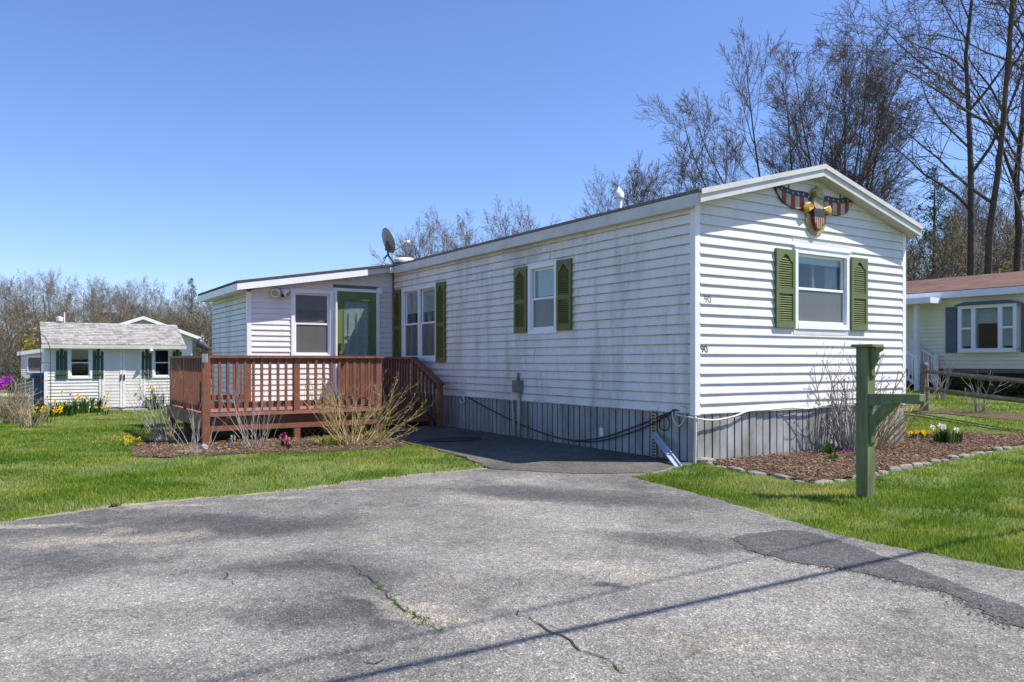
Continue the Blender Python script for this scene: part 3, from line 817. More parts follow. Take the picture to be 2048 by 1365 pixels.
# windows
def window(W_, h, parent=HOME, casing=0.055, double=False, shade=0.5, lower='screen', upper='glass', cap=True, mid=0.5, curtain=True):
    a0, a1, z0, z1 = h
    mb = MB()
    c = casing
    mb.box(a0-c, a0+0.012, -0.02, 0.032, z0-c, z1+c, 0, W_); mb.box(a1-0.012, a1+c, -0.02, 0.032, z0-c, z1+c, 0, W_)
    mb.box(a0+0.012, a1-0.012, -0.02, 0.030, z1-0.012, z1+c, 0, W_); mb.box(a0+0.012, a1-0.012, -0.02, 0.036, z0-c, z0+0.012, 0, W_)
    if cap: mb.box(a0-c-0.01, a1+c+0.01, 0.0, 0.042, z1+c, z1+c+0.018, 0, W_)
    win = mb.build('window', 'vinyl', parent)
    spans = [(a0, a1)] if not double else [(a0, (a0+a1)/2-0.03), ((a0+a1)/2+0.03, a1)]
    if double:
        mb = MB(); mb.box((a0+a1)/2-0.03, (a0+a1)/2+0.03, -0.02, 0.028, z0+0.012, z1-0.012, 0, W_); mb.build('mullion', 'vinyl', win)
    for b0, b1 in spans:
        zm = z0+(z1-z0)*mid
        for (q0, q1, gm, dep) in ((z0+0.013, zm+0.018, lower, -0.012), (zm-0.018, z1-0.013, upper, -0.040)):
            f = 0.032
            mb = MB(); x0, x1 = b0+0.013, b1-0.013
            mb.box(x0, x0+f, dep-0.02, dep+0.012, q0, q1, 0, W_); mb.box(x1-f, x1, dep-0.02, dep+0.012, q0, q1, 0, W_)
            mb.box(x0+f, x1-f, dep-0.02, dep+0.010, q0, q0+f, 0, W_); mb.box(x0+f, x1-f, dep-0.02, dep+0.010, q1-f, q1, 0, W_)
            mb.build('sash', 'vinyl', win)
            mb = MB(); mb.box(x0+f-0.004, x1-f+0.004, dep-0.006, dep-0.002, q0+f-0.004, q1-f+0.004, 0, W_)
            mb.build('pane', gm, win)
        if shade:
            mb = MB(); mb.box(b0+0.03, b1-0.03, -0.060, -0.054, z1-(z1-z0)*shade, z1-0.02, 0, W_); mb.build('shade', 'shade', win)
        if curtain:
            mb = MB(); vs = []; k = 26
            for (c0, c1) in ((b0+0.01, b0+(b1-b0)*0.24), (b1-(b1-b0)*0.24, b1-0.01)):
                vs = []
                for i in range(k+1):
                    a = c0+(c1-c0)*i/k; o = -0.14+0.018*math.sin(i*1.7)
                    vs += [W_(a, o, z0+0.02), W_(a, o, z1-0.02)]
                mb.add(vs, [(2*i, 2*i+2, 2*i+3, 2*i+1) for i in range(k)])
            mb.build('curtain', 'curtain', win)
    return win
gw = window(gab, G_WIN, shade=0.14, mid=0.5)
mb = MB(); mb.box(2.24, 2.29, -0.11, -0.09, G_WIN[2]+0.47, G_WIN[3]-0.02, 0, gab); mb.build('curtain_pole', 'tan', gw)
window(lon, L_WIN, shade=0.46)
window(lon, L_WIN2, double=True, shade=0.34)
window(adf, A_WIN, shade=0.28, upper='screen')
mb = MB()
for z0 in (G_WIN[3]+0.075,):
    mb.box(G_WIN[0]-0.08, G_WIN[1]+0.08, 0.0, 0.020, z0, z0+0.085, 0, gab)
mb.build('head_flashing', 'siding', HOME)
mb = MB(); mb.box(G_WIN[0]-0.07, G_WIN[1]+0.07, 0.0, 0.022, G_WIN[2]-0.13, G_WIN[2]-0.056, 0, gab); mb.build('window_apron', 'siding', HOME)

# shutters
def shutter(W_, a0, a1, z0, z1, mat, parent=HOME):
    mb = MB(); s_ = 0.05; zm = z0+(z1-z0)*0.47; o0, o1 = 0.012, 0.052
    mb.box(a0, a0+s_, o0, o1, z0, z1, 0, W_); mb.box(a1-s_, a1, o0, o1, z0, z1, 0, W_)
    mb.box(a0+s_, a1-s_, o0, o1, z0, z0+0.085, 0, W_); mb.box(a0+s_, a1-s_, o0, o1, zm-0.035, zm+0.035, 0, W_)
    mb.box(a0+s_, a1-s_, o0, o0+0.010, z0+0.085, z1-0.05, 0, W_)
    zt, w_ = z1-0.16, a1-a0-2*s_; c = (a0+a1)/2
    arch = []
    for i in range(17):
        t = i/16; x = a0+s_+w_*t; q = 1-abs(2*t-1)
        arch.append((x, zt+0.10*(q*q*(3-2*q))))
    mb.prism([(a0+s_, z1)]+arch+[(a1-s_, z1)], o0, o1-0.001, lambda a, b, o: W_(a, o, b))
    sh = mb.build('shutter', mat, parent)
    lv = MB()
    for (q0, q1, ar) in ((z0+0.09, zm-0.04, 0), (zm+0.04, z1-0.075, 1)):
        z = q0+0.008
        while z < q1-0.02:
            x0, x1 = a0+s_, a1-s_
            if ar and z > zt:
                hh = (z-zt+0.02)/0.10
                cut = w_/2*min(1, max(0, 0.15+0.75*hh)); x0 += cut; x1 -= cut
            if x1-x0 > 0.02:
                p = [W_(x0, 0.024, z+0.021), W_(x1, 0.024, z+0.021), W_(x1, 0.046, z), W_(x0, 0.046, z),
                     W_(x0, 0.024, z+0.016), W_(x1, 0.024, z+0.016), W_(x1, 0.046, z-0.006), W_(x0, 0.046, z-0.006)]
                lv.add(p, [(0,1,2,3),(7,6,5,4),(3,2,6,7),(0,3,7,4),(1,5,6,2)])
            z += 0.029
    lv.build('louver', mat, sh)
    return sh
shutter(gab, 1.36, 1.725, EYE+0.42, EYE+1.40, 'shutter')
shutter(gab, 2.895, 3.26, EYE+0.42, EYE+1.40, 'shutter')
shutter(lon, 3.40, 3.74, EYE+0.44, EYE+1.43, 'shutter2')
shutter(lon, 2.29, 2.63, EYE+0.44, EYE+1.43, 'shutter2')
shutter(lon, 7.87, 8.21, EYE-0.02, EYE+1.43, 'shutter2')
shutter(lon, 6.01, 6.35, EYE-0.02, EYE+1.43, 'shutter2')

# green storm door with trim
d0, d1, dz0, dz1 = A_DOOR
mb = MB()
mb.box(d0-0.07, d0, 0.0, 0.045, 0.42, dz1+0.06, 0, adf); mb.box(d1, d1+0.07, 0.0, 0.045, 0.42, dz1+0.06, 0, adf); mb.box(d0, d1, 0.0, 0.043, dz1, dz1+0.06, 0, adf)
mb.build('door_frame', 'trim', HOME)
mb = MB(); s_ = 0.13
mb.box(d0, d0+s_, -0.01, 0.03, dz0, dz1, 0, adf); mb.box(d1-s_, d1, -0.01, 0.03, dz0, dz1, 0, adf)
mb.box(d0+s_, d1-s_, -0.01, 0.03, dz0, dz0+0.24, 0, adf); mb.box(d0+s_, d1-s_, -0.01, 0.03, dz1-0.15, dz1, 0, adf)
e_ = 0.016
mb.box(d0+s_, d0+s_+e_, 0.0, 0.038, dz0+0.24, dz1-0.15, 0, adf); mb.box(d1-s_-e_, d1-s_, 0.0, 0.038, dz0+0.24, dz1-0.15, 0, adf)
mb.box(d0+s_+e_, d1-s_-e_, 0.0, 0.038, dz1-0.15-e_, dz1-0.15, 0, adf); mb.box(d0+s_+e_, d1-s_-e_, 0.0, 0.038, dz0+0.24, dz0+0.24+e_, 0, adf)
door = mb.build('door', 'doorgreen', HOME)
mb = MB(); mb.box(d0+s_, d1-s_, 0.006, 0.010, dz0+0.24, dz1-0.15, 0, adf); mb.build('pane', 'glass', door)
mb = MB(); zc = dz1-0.15; zb_ = dz0+0.24
for z in (zc-0.72, zc-0.86, zc-1.12): mb.box(d0+s_+0.012, d1-s_-0.012, -0.012, 0.004, z, z+0.022, 0, adf)
for a in (d0+s_+0.13, d0+s_+0.30, d1-s_-0.06): mb.box(a, a+0.016, -0.014, 0.002, zc-1.12, zc-0.25, 0, adf)
mb.build('muntin', 'trim', door)
mb = MB(); mb.box(d0+0.10, d1-0.10, -0.030, -0.026, dz0+0.1, dz1-0.05, 0, adf); mb.build('lace_curtain', 'lace', door)
mb = MB(); mb.box(d0+0.035, d0+0.075, 0.03, 0.075, dz0+0.93, dz0+1.07, 0, adf); mb.lathe([(0.02, 0), (0.025, 0.02), (0.0, 0.03)], adf(d0+0.055, 0.03, dz0+0.86), (0, -1, 0)); mb.build('handle', 'black', door)
mb = MB(); mb.box(d1+0.0, d1+0.10, 0.046, 0.09, dz1-0.02, dz1+0.10, 0, adf); mb.box(d1+0.02, d1+0.055, 0.046, 0.07, dz1-0.22, dz1-0.02, 0, adf); mb.build('awning_bracket', 'trim', HOME)
mb = MB(); mb.tube([adf(d0-0.035, 0.075, dz1-0.05), adf(d0-0.035, 0.075, 0.62), adf(d0-0.02, 0.16, 0.52)], 0.026, 8); mb.build('downspout', 'trim', HOME)

# twin floodlight under the addition eave
fl = MB(); fl.lathe([(0.0, 0), (0.05, 0), (0.05, 0.03), (0.02, 0.05), (0.02, 0.09)], adf(-2.33, 0.0, 2.50), (0, -1, 0.0), 12)
sec = fl.build('security_light', 'trim', HOME, True)
for du, ax in ((-0.095, (-0.35, -0.72, -0.45)), (0.095, (0.45, -0.66, -0.50))):
    c = Vector(adf(-2.33+du, 0.12, 2.47)); a = Vector(ax).normalized()
    mb = MB(); mb.lathe([(0.0, -0.10), (0.035, -0.095), (0.045, -0.05), (0.078, 0.03), (0.082, 0.075), (0.070, 0.075), (0.066, 0.06)], c, a, 14, 0)
    mb.lathe([(0.0, 0.052), (0.068, 0.062)], c, a, 14, 1)
    mb.tube([adf(-2.33, 0.08, 2.50), c-a*0.06], 0.015, 6, 0)
    mb.build('lamp_head', ['trim', 'bulb'], sec, True)
mb = MB(); mb.box(-2.32, -2.25, AV-0.16, AV-0.09, 2.38, 2.43); mb.build('motion_sensor', 'black', sec)

# house numbers
def number(txt, u, z, size, mat):
    cu = bpy.data.curves.new('digits', 'FONT'); cu.body = txt; cu.size = size; cu.extrude = 0.0015; cu.offset = 0.0016
    t = bpy.data.objects.new('digits', cu); COL.objects.link(t)
    bpy.context.view_layer.update()
    me = bpy.data.meshes.new_from_object(t.evaluated_get(bpy.context.evaluated_depsgraph_get()))
    bpy.data.objects.remove(t)
    me.materials.clear(); me.materials.append(M[mat])
    o = link('house_number', me, HOME, loc=(u, -0.0235, z), rot=(R(80.2), 0, 0), label='dark number 90 fixed to the gable siding')
    return o
number('90', 0.125, ZB+11*0.1155+0.018, 0.118, 'greybox')
number('90', 0.068, ZB+6*0.1155+0.018, 0.118, 'black')

# roof vent pipe and low roof fan cover
bx_, bz_ = 0.75, APEX-RISE*(HW/2-0.75)
mb = MB(); mb.lathe([(0.045, -0.05), (0.045, 0.20)], (bx_, 2.2, bz_), (0,0,1), 12)
vp_ = mb.build('vent_pipe', 'trim', HOME, True)
mb = MB(); mb.lathe([(0.07, 0.20), (0.075, 0.26), (0.055, 0.29), (0.0, 0.37)], (bx_, 2.2, bz_), (0,0,1), 12); mb.build('vent_cap', 'trim', vp_, True)
mb = MB(); mb.lathe([(0.26, 0.0), (0.26, 0.06), (0.18, 0.11), (0.0, 0.125)], (0.45, 8.75, APEX-RISE*(HW/2-0.55)-0.02), (0,0,1), 16); mb.build('roof_fan_cover', 'fascia', HOME, True)

# white cover plate low on the skirting
mb = MB(); mb.box(1.62, 1.69, 0.014, 0.030, 0.19, 0.30, 0, lon); mb.build('cover_plate', 'trim', HOME)

# ------------------------------------------------------------------ eagle plaque
EU, EZ = 2.15, EYE+1.92
eg = thing('eagle_plaque', 'painted wooden eagle with striped wings and shield hung high on the gable', 'wall plaque', tuple(uv2w(EU, -0.016))[:2]+(EZ,), ANG)
def pl(a, b, o): return (a, -o, b)
def wing(sg):
    def topc(t): return float(np.interp(t, [0, .06, .2, .55, .85, 1], [.18, .215, .245, .238, .275, .305]))
    def botc(t): return float(np.interp(t, [0, .1, .33, .55, .8, .95, 1], [-.04, -.02, .005, .005, .06, .165, .24]))
    L = 0.72; N = 24
    X = lambda t: sg*(0.08+L*t)
    mb = MB()
    mb.prism([(X(i/N), topc(i/N)) for i in range(N+1)]+[(X(i/N), max(botc(i/N), -9)) for i in range(N, -1, -1)], 0.0, 0.022, pl)
    wg = mb.build('wing', 'navy', eg)
    nst = 8
    for s_ in range(nst):
        t0, t1 = s_/nst*0.96, (s_+1)/nst*0.96
        P = [t0+(t1-t0)*i/5 for i in range(6)]
        sl = 0.05
        top = [(X(t), topc(t)-0.075) for t in P]; bot = [(X(min(1, t))-0, botc(t)+0.006) for t in P]
        if top[0][1]-bot[0][1] < 0.01: continue
        mb = MB(); mb.prism(top+bot[::-1], 0.0, 0.028, pl); mb.build('stripe', 'red' if s_ % 2 == 0 else 'cream', wg)
    mb = MB()
    for s_ in range(6):
        t = 0.10+0.145*s_; c = (X(t), topc(t)-0.038)
        st = []
        for k in range(10):
            r_ = 0.017 if k % 2 == 0 else 0.007
            st.append((c[0]+r_*math.sin(k*math.pi/5), c[1]+r_*math.cos(k*math.pi/5)))
        mb = MB(); mb.prism(st, 0.0, 0.026, pl); mb.build('star', 'star', wg)
    mb = MB(); t = 0.62; mb.tube([pl(X(t), topc(t)-0.02, 0.01), pl(X(t), topc(t)+0.06, 0.01)], 0.006, 5); mb.build('hook', 'black', wg)
wing(-1); wing(1)
pl0 = pl
def pl(a, b, o): return (a*1.25, -o, b+0.13)
mb = MB(); mb.prism([(-0.165, -0.20), (-0.15, -0.12), (0.0, -0.06), (0.15, -0.12), (0.17, -0.20), (0.165, -0.28), (0.12, -0.37), (0.03, -0.43), (-0.05, -0.42), (-0.13, -0.34)], 0.0, 0.02, pl); mb.build('backing', 'tan', eg)
def pl(a, b, o): return (a, -o, 0.02+(b+0.13)*0.6)
mb = MB(); mb.prism([(-0.10, 0.06), (-0.085, 0.13), (-0.045, 0.17), (0.0, 0.19), (0.05, 0.16), (0.085, 0.10), (0.105, 0.0), (0.08, -0.08), (0.03, -0.13), (-0.04, -0.12), (-0.09, -0.05)], 0.02, 0.065, pl); mb.build('breast', 'cream', eg)
def pl(a, b, o): return (a, -o, b+0.04)
mb = MB(); mb.prism([(-0.055, 0.15), (-0.085, 0.20), (-0.075, 0.245), (-0.035, 0.285), (0.02, 0.29), (0.055, 0.25), (0.085, 0.17), (0.07, 0.12)], 0.03, 0.085, pl); hd = mb.build('head', 'tan', eg)
mb = MB(); mb.prism([(-0.072, 0.245), (-0.12, 0.235), (-0.115, 0.205), (-0.082, 0.21)], 0.04, 0.075, pl); mb.build('beak', 'gold', hd)
mb = MB(); mb.lathe([(0.0, 0.004), (0.009, 0.0)], pl(-0.035, 0.25, 0.086), (0,-1,0), 8); mb.build('eye', 'black', hd)
def pl(a, b, o): return (a*1.15, -o, b+0.13)
for sg in (-1, 1):
    mb = MB(); rg = random.Random(3)
    for k in range(7):
        a = -0.7+0.28*k
        mb.tube([pl(sg*0.09, -0.08, 0.05), pl(sg*(0.15+0.05*math.cos(a)), -0.09+0.06*math.sin(a), 0.07), pl(sg*(0.20+0.05*math.cos(a)), -0.11+0.085*math.sin(a), 0.05)], [0.020, 0.022, 0.006], 6)
    mb.build('talon', 'gold', eg)
for z in range(1):
    mb = MB(); mb.prism([(-0.095, -0.10), (0.0, -0.085), (0.095, -0.10), (0.09, -0.19), (-0.09, -0.19)], 0.02, 0.075, pl); sh_ = mb.build('shield_chief', 'navy', eg)
    out_ = lambda x: -0.19-0.17*(1-(abs(x)/0.092)**2.2)**0.8 if abs(x) < 0.092 else -0.19
    mb = MB(); mb.prism([(-0.092, -0.19), (0.092, -0.19)]+[(x, out_(x)-0.012) for x in np.linspace(0.092, -0.092, 17)], 0.02, 0.068, pl); sf = mb.build('shield', 'red', eg)
    for k in range(5):
        x0 = -0.076+k*0.034
        mb = MB(); mb.prism([(x0, -0.195), (x0+0.018, -0.195), (x0+0.018, out_(x0+0.018)+0.008), (x0, out_(x0)+0.008)], 0.05, 0.074, pl); mb.build('stripe', 'cream', sf)

# ------------------------------------------------------------------ satellite dish on the roof edge
DP = uv2w(0.02, 8.42); zroof = 3.13
ds = thing('satellite_dish', 'grey satellite dish with feed arm on the roof edge above the green door', 'satellite dish', (DP.x, DP.y, zroof))
mb = MB(); mb.lathe([(0.09, 0.0), (0.09, 0.012), (0.022, 0.02)], (0.06, 0, -0.02), (0,0,1), 10); mb.tube([(0.06, 0, 0.0), (0.02, 0, 0.10), (-0.08, 0.0, 0.22), (-0.09, 0, 0.33)], 0.022, 8); mb.build('mast', 'darkmetal', ds, True)
ax = Vector((0.80, 0.50, 0.33)).normalized(); c = Vector((-0.10, 0.02, 0.52))
mb = MB(); prof = [(r_, 0.35*r_*r_*1.6) for r_ in (0.0, 0.06, 0.12, 0.18, 0.23, 0.265)]; prof += [(0.272, prof[-1][1]-0.006), (0.265, prof[-1][1]-0.022)]+[(r_, 0.35*r_*r_*1.6-0.018) for r_ in (0.2, 0.12, 0.0)]
mb.lathe(prof, c, ax, 28)
do = mb.build('dish', 'greymetal', ds, True)
mb = MB(); mb.box(-0.14, -0.06, -0.03, 0.03, 0.32, 0.44); mb.tube([(-0.10, 0, 0.36), tuple(c-ax*0.01)], 0.035, 8); mb.build('bracket', 'darkmetal', ds)
e1 = c+ax*0.44+Vector((0, 0, -0.16))
mb = MB(); mb.tube([(-0.08, 0, 0.34), tuple(c+ax*0.16+Vector((0,0,-0.24))), tuple(e1)], 0.012, 6); mb.build('feed_arm', 'darkmetal', ds)
mb = MB()
for k in (-1, 0, 1): mb.lathe([(0.0, -0.05), (0.018, -0.05), (0.02, 0.0), (0.03, 0.03), (0.0, 0.035)], e1+Vector((0.01+0.028*k, -0.02*k, 0.03)), -ax, 10)
mb.box(e1.x-0.05, e1.x+0.06, e1.y-0.03, e1.y+0.03, e1.z-0.01, e1.z+0.035); mb.build('feed_horn', 'trim', ds, True)
for s_ in (0, 1):
    q = GR*(-0.55+0.2*s_)+LG*(-0.22+0.1*s_)
    mb = MB(); mb.tube([(-0.08, 0, 0.25), (q.x, q.y, -0.055-0.55*0.165+0.2*0.165*s_)], 0.010, 6); mb.build('strut', 'darkmetal', ds)

# ------------------------------------------------------------------ deck
DK = thing('deck', 'reddish-brown stained timber deck with baluster railing and steps', 'deck', (CX, CY, 0), ANG)
DF = EYE-0.75                      # floor level
DU0, DU1, DV0, DV1 = -4.28, -1.585, 5.27, AV-0.03
SU1 = -0.16                        # landing reaches the home wall
SV0 = 6.85
RT = EYE+0.085                     # top of rail
rg = random.Random(8)
# floor planks run across, parallel to the front edge
v = DV0+0.155; pm = {}
while v < DV1-0.02:
    u_1 = DU1+0.03 if v < SV0-0.01 else SU1
    mb = MB(); mb.box(DU0-0.02, u_1, v, v+0.136, DF-0.032+rg.uniform(-.002,.002), DF+rg.uniform(-.002,.002)); mb.build('plank', 'deckfloor', DK)
    v += 0.142
mb = MB(); mb.box(DU0-0.03, DU1+0.04, DV0-0.045, DV0+0.150, DF-0.036, DF+0.002); mb.build('plank', 'deckfloor', DK)
mb = MB(); mb.box(DU0+0.02, DU1, DV0+0.115, DV0+0.150, DF-0.20, DF-0.037); mb.build('rim_joist', 'deck', DK)
mb = MB(); mb.box(DU0, DU0+0.038, DV0+0.06, DV1, DF-0.20, DF-0.037); mb.build('rim_joist', 'deck', DK)
mb = MB(); mb.box(DU1-0.04, DU1-0.002, DV0+0.06, SV0, DF-0.20, DF-0.037); mb.build('rim_joist', 'deck', DK)
mb = MB(); mb.box(DU0-0.02, DU1+0.02, DV0-0.035, DV0+0.06, DF-0.245, DF-0.175); mb.build('beam', 'deck', DK)
def post(u, v, z0, z1, w_=0.09, capped=False):
    mb = MB(); mb.box(u-w_/2, u+w_/2, v-w_/2, v+w_/2, z0, z1); mb.build('post', 'deck', DK)
def rail_run(p, q, zf, side, n_off=0.0, cap=True, zt=RT):
    """p,q = (u,v); balusters stand on the outer side given by side = (du,dv)"""
    p = Vector((p[0], p[1], 0)); q = Vector((q[0], q[1], 0)); d = (q-p); L = d.length; d.normalize(); s_ = Vector((side[0], side[1], 0))
    if cap:
        mb = MB(); mb.bar(p+Vector((0,0,zt-0.018)), q+Vector((0,0,zt-0.018)), 0.125, 0.036); mb.build('cap_rail', 'deck', DK)
    for z in (zt-0.036-0.045, zf+0.115):
        mb = MB(); mb.bar(p+d*0.046+Vector((0,0,z)), q-d*0.046+Vector((0,0,z)), 0.036, 0.085); mb.build('rail', 'deck', DK)
    k = int((L-0.09)/0.126); sp = (L-0.09)/(k+1)
    for i in range(k):
        c = p+d*(0.045+sp*(i+1))+s_*0.0365
        link('baluster', BAL, DK, loc=(c.x, c.y, zf+0.03), scale=(1, 1, zt-0.04-zf-0.03), rotz=rg.uniform(-.03,.03))
mb = MB(); mb.box(-0.0175, 0.0175, -0.0175, 0.0175, 0.0, 1.0); BAL = mb.mesh('baluster', 'deck')
mu = (DU0+DU1)/2-0.02
for u in (DU0+0.045, mu, DU1-0.045):
    post(u, DV0+0.03, DF+0.003, RT-0.037)
    post(u, DV0+0.015, -0.1, DF-0.246, 0.09)
post(DU0+0.015, DV0-0.035, -0.05, RT-0.02, 0.10)
rail_run((DU0+0.045, DV0+0.03), (mu, DV0+0.03), DF, (0, -1), cap=False)
rail_run((mu, DV0+0.03), (DU1-0.045, DV0+0.03), DF, (0, -1), cap=False)
mb = MB(); mb.box(DU0-0.04, DU1+0.03, DV0-0.05, DV0+0.085, RT-0.036, RT); mb.build('cap_rail', 'deck', DK)
# left side, solid-looking close balusters
mv = (DV0+DV1)/2
for v in (mv, DV1-0.30): post(DU0+0.045, v, -0.3, RT-0.037)
rail_run((DU0+0.045, DV0+0.09), (DU0+0.045, mv), DF, (-1, 0)); rail_run((DU0+0.045, mv), (DU0+0.045, DV1-0.30), DF, (-1, 0))
# back, between left corner and the addition
rail_run((DU0+0.05, DV1-0.30), (AU-0.05, DV1-0.30), DF, (0, -1)); post(AU-0.08, DV1-0.30, DF, RT-0.037)
# right side by the steps
post(DU1-0.045, SV0, DF, RT-0.037)
rail_run((DU1-0.045, DV0+0.09), (DU1-0.045, SV0), DF, (1, 0))
# landing rail along the home and stair rail going down
UR = -0.24
post(UR, SV0, 0.0, RT-0.037); post(UR, DV1-0.1, DF, RT-0.037)
rail_run((UR, SV0), (UR, DV1-0.1), DF, (-1, 0))
SV1 = 5.82; ZL = EYE-0.40
post(UR, SV1, 0.0, ZL, 0.09)
mb = MB(); mb.bar((UR, SV0+0.02, RT-0.02), (UR, SV1-0.06, ZL+0.0), 0.12, 0.036); mb.build('cap_rail', 'deck', DK)
mb = MB(); mb.bar((UR, SV0-0.05, RT-0.10), (UR, SV1+0.04, ZL-0.07), 0.036, 0.085); mb.build('rail', 'deck', DK)
mb = MB(); mb.bar((UR, SV0-0.05, DF+0.10), (UR, SV1+0.04, ZL-0.63), 0.036, 0.10); mb.build('rail', 'deck', DK)
for i in range(6):
    t = (i+1)/7; v = SV0+(SV1-SV0)*t
    zb = DF+0.06+(ZL-0.66-DF-0.06)*t; ztp = RT-0.05+(ZL-0.03-RT+0.05)*t
    link('baluster', BAL, DK, loc=(UR-0.037, v, zb), scale=(1, 1, ztp-zb))
for i, (v, z) in enumerate(((SV0-0.30, DF-0.145), (SV0-0.62, DF-0.29))):
    mb = MB(); mb.box(DU1-0.05, UR+0.06, v, v+0.29, z-0.036, z); st = mb.build('step', 'deck', DK)
    mb = MB(); mb.box(DU1-0.03, UR+0.04, v+0.27, v+0.288, z, z+0.107); mb.build('riser', 'deck', st)
for u in (DU1-0.02, UR+0.03):
    mb = MB(); mb.prism([(SV0, DF-0.04), (SV0, 0.03), (SV0-0.72, 0.03), (SV0-0.72, 0.10)], u-0.018, u+0.018, lambda a, b, o: (o, a, b)); mb.build('stringer', 'deck', DK)
mb = MB(); mb.box(DU1-0.02, SU1, SV0, SV0+0.038, DF-0.20, DF-0.037); mb.build('rim_joist', 'deck', DK)
# lattice under the right bay
mb = MB(); x0, x1, z0, z1 = mu+0.06, DU1-0.1, 0.0, DF-0.245
k = 0.0
while k < (x1-x0)+(z1-z0):
    for sg, o in ((1, 0.0), (-1, 0.009)):
        a0 = max(0, k-(z1-z0)); a1 = min(k, x1-x0)
        if a1-a0 > 0.02:
            pa, pb = (x0+a0, z0+(k-a0)), (x0+a1, z0+(k-a1))
            if sg < 0: pa, pb = (x0+x1-pa[0], pa[1]), (x0+x1-pb[0], pb[1])
            mb.bar((pa[0], DV0+0.12+o, pa[1]), (pb[0], DV0+0.12+o, pb[1]), 0.008, 0.036, (0, 1, 0))
    k += 0.095
mb.build('lattice', 'deck', DK)

# ------------------------------------------------------------------ things around the home
def at_uv(u, v, z=0.0):
    p = uv2w(u, v); return (p.x, p.y, z)
dm = thing('doormat', 'flat dark doormat on the walk before the deck steps', 'doormat', tuple(gp(905, 883))+tuple(), ANG)
mb = MB(); ov = [(0.42*math.cos(a)*(1+0.15*math.cos(2*a)), 0.28*math.sin(a)) for a in np.linspace(0, 2*math.pi, 28, endpoint=False)]
mb.prism(ov, 0.022, 0.036, lambda a, b, o: (a, b, o)); mb.build('pad', 'mat', dm)

ub_ = thing('utility_box', 'grey electrical box on pale conduit pipes beside the long wall', 'utility box', at_uv(-0.045, 3.62), ANG)
zb = EYE-0.38
mb = MB(); mb.box(-0.05, 0.045, -0.10, 0.10, zb-0.09, zb+0.09); bxo = mb.build('box', 'greybox', ub_)
mb = MB(); mb.box(-0.056, -0.05, -0.085, 0.085, zb-0.075, zb+0.078); mb.build('cover', 'greybox', bxo)
mb = MB(); mb.tube([(0, 0.0, zb+0.09), (0, 0.0, zb+0.20)], 0.020, 8); mb.build('conduit', 'greybox', ub_, True)
mb = MB(); mb.tube([(0, -0.02, zb-0.09), (0, -0.02, -0.05)], 0.028, 8); mb.build('conduit', 'conduit', ub_, True)
mb = MB(); mb.tube([(0, 0.16, zb-0.22), (0, 0.10, -0.05)], 0.020, 8); mb.build('conduit', 'conduit', ub_, True)

def sagcable(name, label, pts, r_, mat, cat='cable', sub=10):
    """smooth cable through points given as (u, v, z)"""
    P = [uv2w(a, b)+Vector((0, 0, c)) for a, b, c in pts]; Q = []
    for i in range(len(P)-1):
        p0, p1, p2, p3 = P[max(0, i-1)], P[i], P[i+1], P[min(len(P)-1, i+2)]
        for j in range(sub):
            t = j/sub
            Q.append(0.5*((2*p1)+(p2-p0)*t+(2*p0-5*p1+4*p2-p3)*t*t+(3*p1-p0-3*p2+p3)*t**3))
    Q.append(P[-1])
    o = Q[0].copy()
    mb = MB(); mb.tube([q-o for q in Q], r_, 6)
    return mb.build(name, mat, smooth=True, label=label, cat=cat, loc=tuple(o))
sagcable('service_cable', 'upper black cable sagging across the grey skirting to the corner', [(-0.02, 5.2, 0.56), (-0.03, 4.3, 0.36), (-0.03, 3.3, 0.17), (-0.03, 2.4, 0.085), (-0.03, 1.7, 0.16), (-0.03, 1.0, 0.36), (-0.03, 0.45, 0.55), (-0.04, 0.28, 0.60)], 0.009, 'cable')
sagcable('service_cable', 'lower black cable running just under the other across the skirting', [(-0.035, 2.3, 0.075), (-0.045, 1.7, 0.12), (-0.045, 1.0, 0.30), (-0.045, 0.62, 0.44), (-0.04, 0.33, 0.585)], 0.009, 'cable')
sagcable('cable_coil', 'small black coil of cable hanging at the home corner', [(-0.03, 0.55, 0.44), (-0.05, 0.50, 0.53), (-0.05, 0.40, 0.52), (-0.05, 0.36, 0.44), (-0.05, 0.42, 0.36), (-0.05, 0.52, 0.38), (-0.03, 0.55, 0.45), (-0.05, 0.50, 0.53), (-0.05, 0.41, 0.53), (-0.05, 0.30, 0.61), (-0.04, 0.22, 0.60)], 0.007, 'cable')
sagcable('white_cable', 'white cable loop hanging below the siding at the home corner', [(-0.03, 0.33, 0.62), (-0.06, 0.30, 0.52), (-0.06, 0.22, 0.43), (-0.06, 0.14, 0.47), (-0.05, 0.11, 0.57), (-0.04, 0.13, 0.64), (-0.03, 0.2, 0.66)], 0.008, 'whitecable')
sagcable('white_cable', 'white cable strung along the bottom of the gable siding', [(-0.06, 0.25, 0.56), (-0.05, -0.05, 0.53), (0.25, -0.06, 0.50), (0.6, -0.05, 0.53), (0.85, -0.04, 0.58), (1.2, -0.04, 0.585), (1.6, -0.05, 0.595), (2.0, -0.05, 0.575), (2.4, -0.04, 0.61), (2.9, -0.04, 0.62), (3.4, -0.04, 0.60)], 0.011, 'whitecable')
sagcable('garden_hose', 'thin white hose curl below the siding beside the steps', [(-0.05, 5.55, 0.62), (-0.07, 5.42, 0.66), (-0.08, 5.30, 0.58), (-0.08, 5.24, 0.50), (-0.08, 5.34, 0.47), (-0.06, 5.42, 0.53)], 0.010, 'whitecable', 'hose')
sagcable('ground_wire', 'grey grounding pipe standing at the gable corner', [(-0.045, -0.045, 0.55), (-0.05, -0.05, 0.3), (-0.05, -0.04, 0.0)], 0.018, 'fascia', 'pipe')

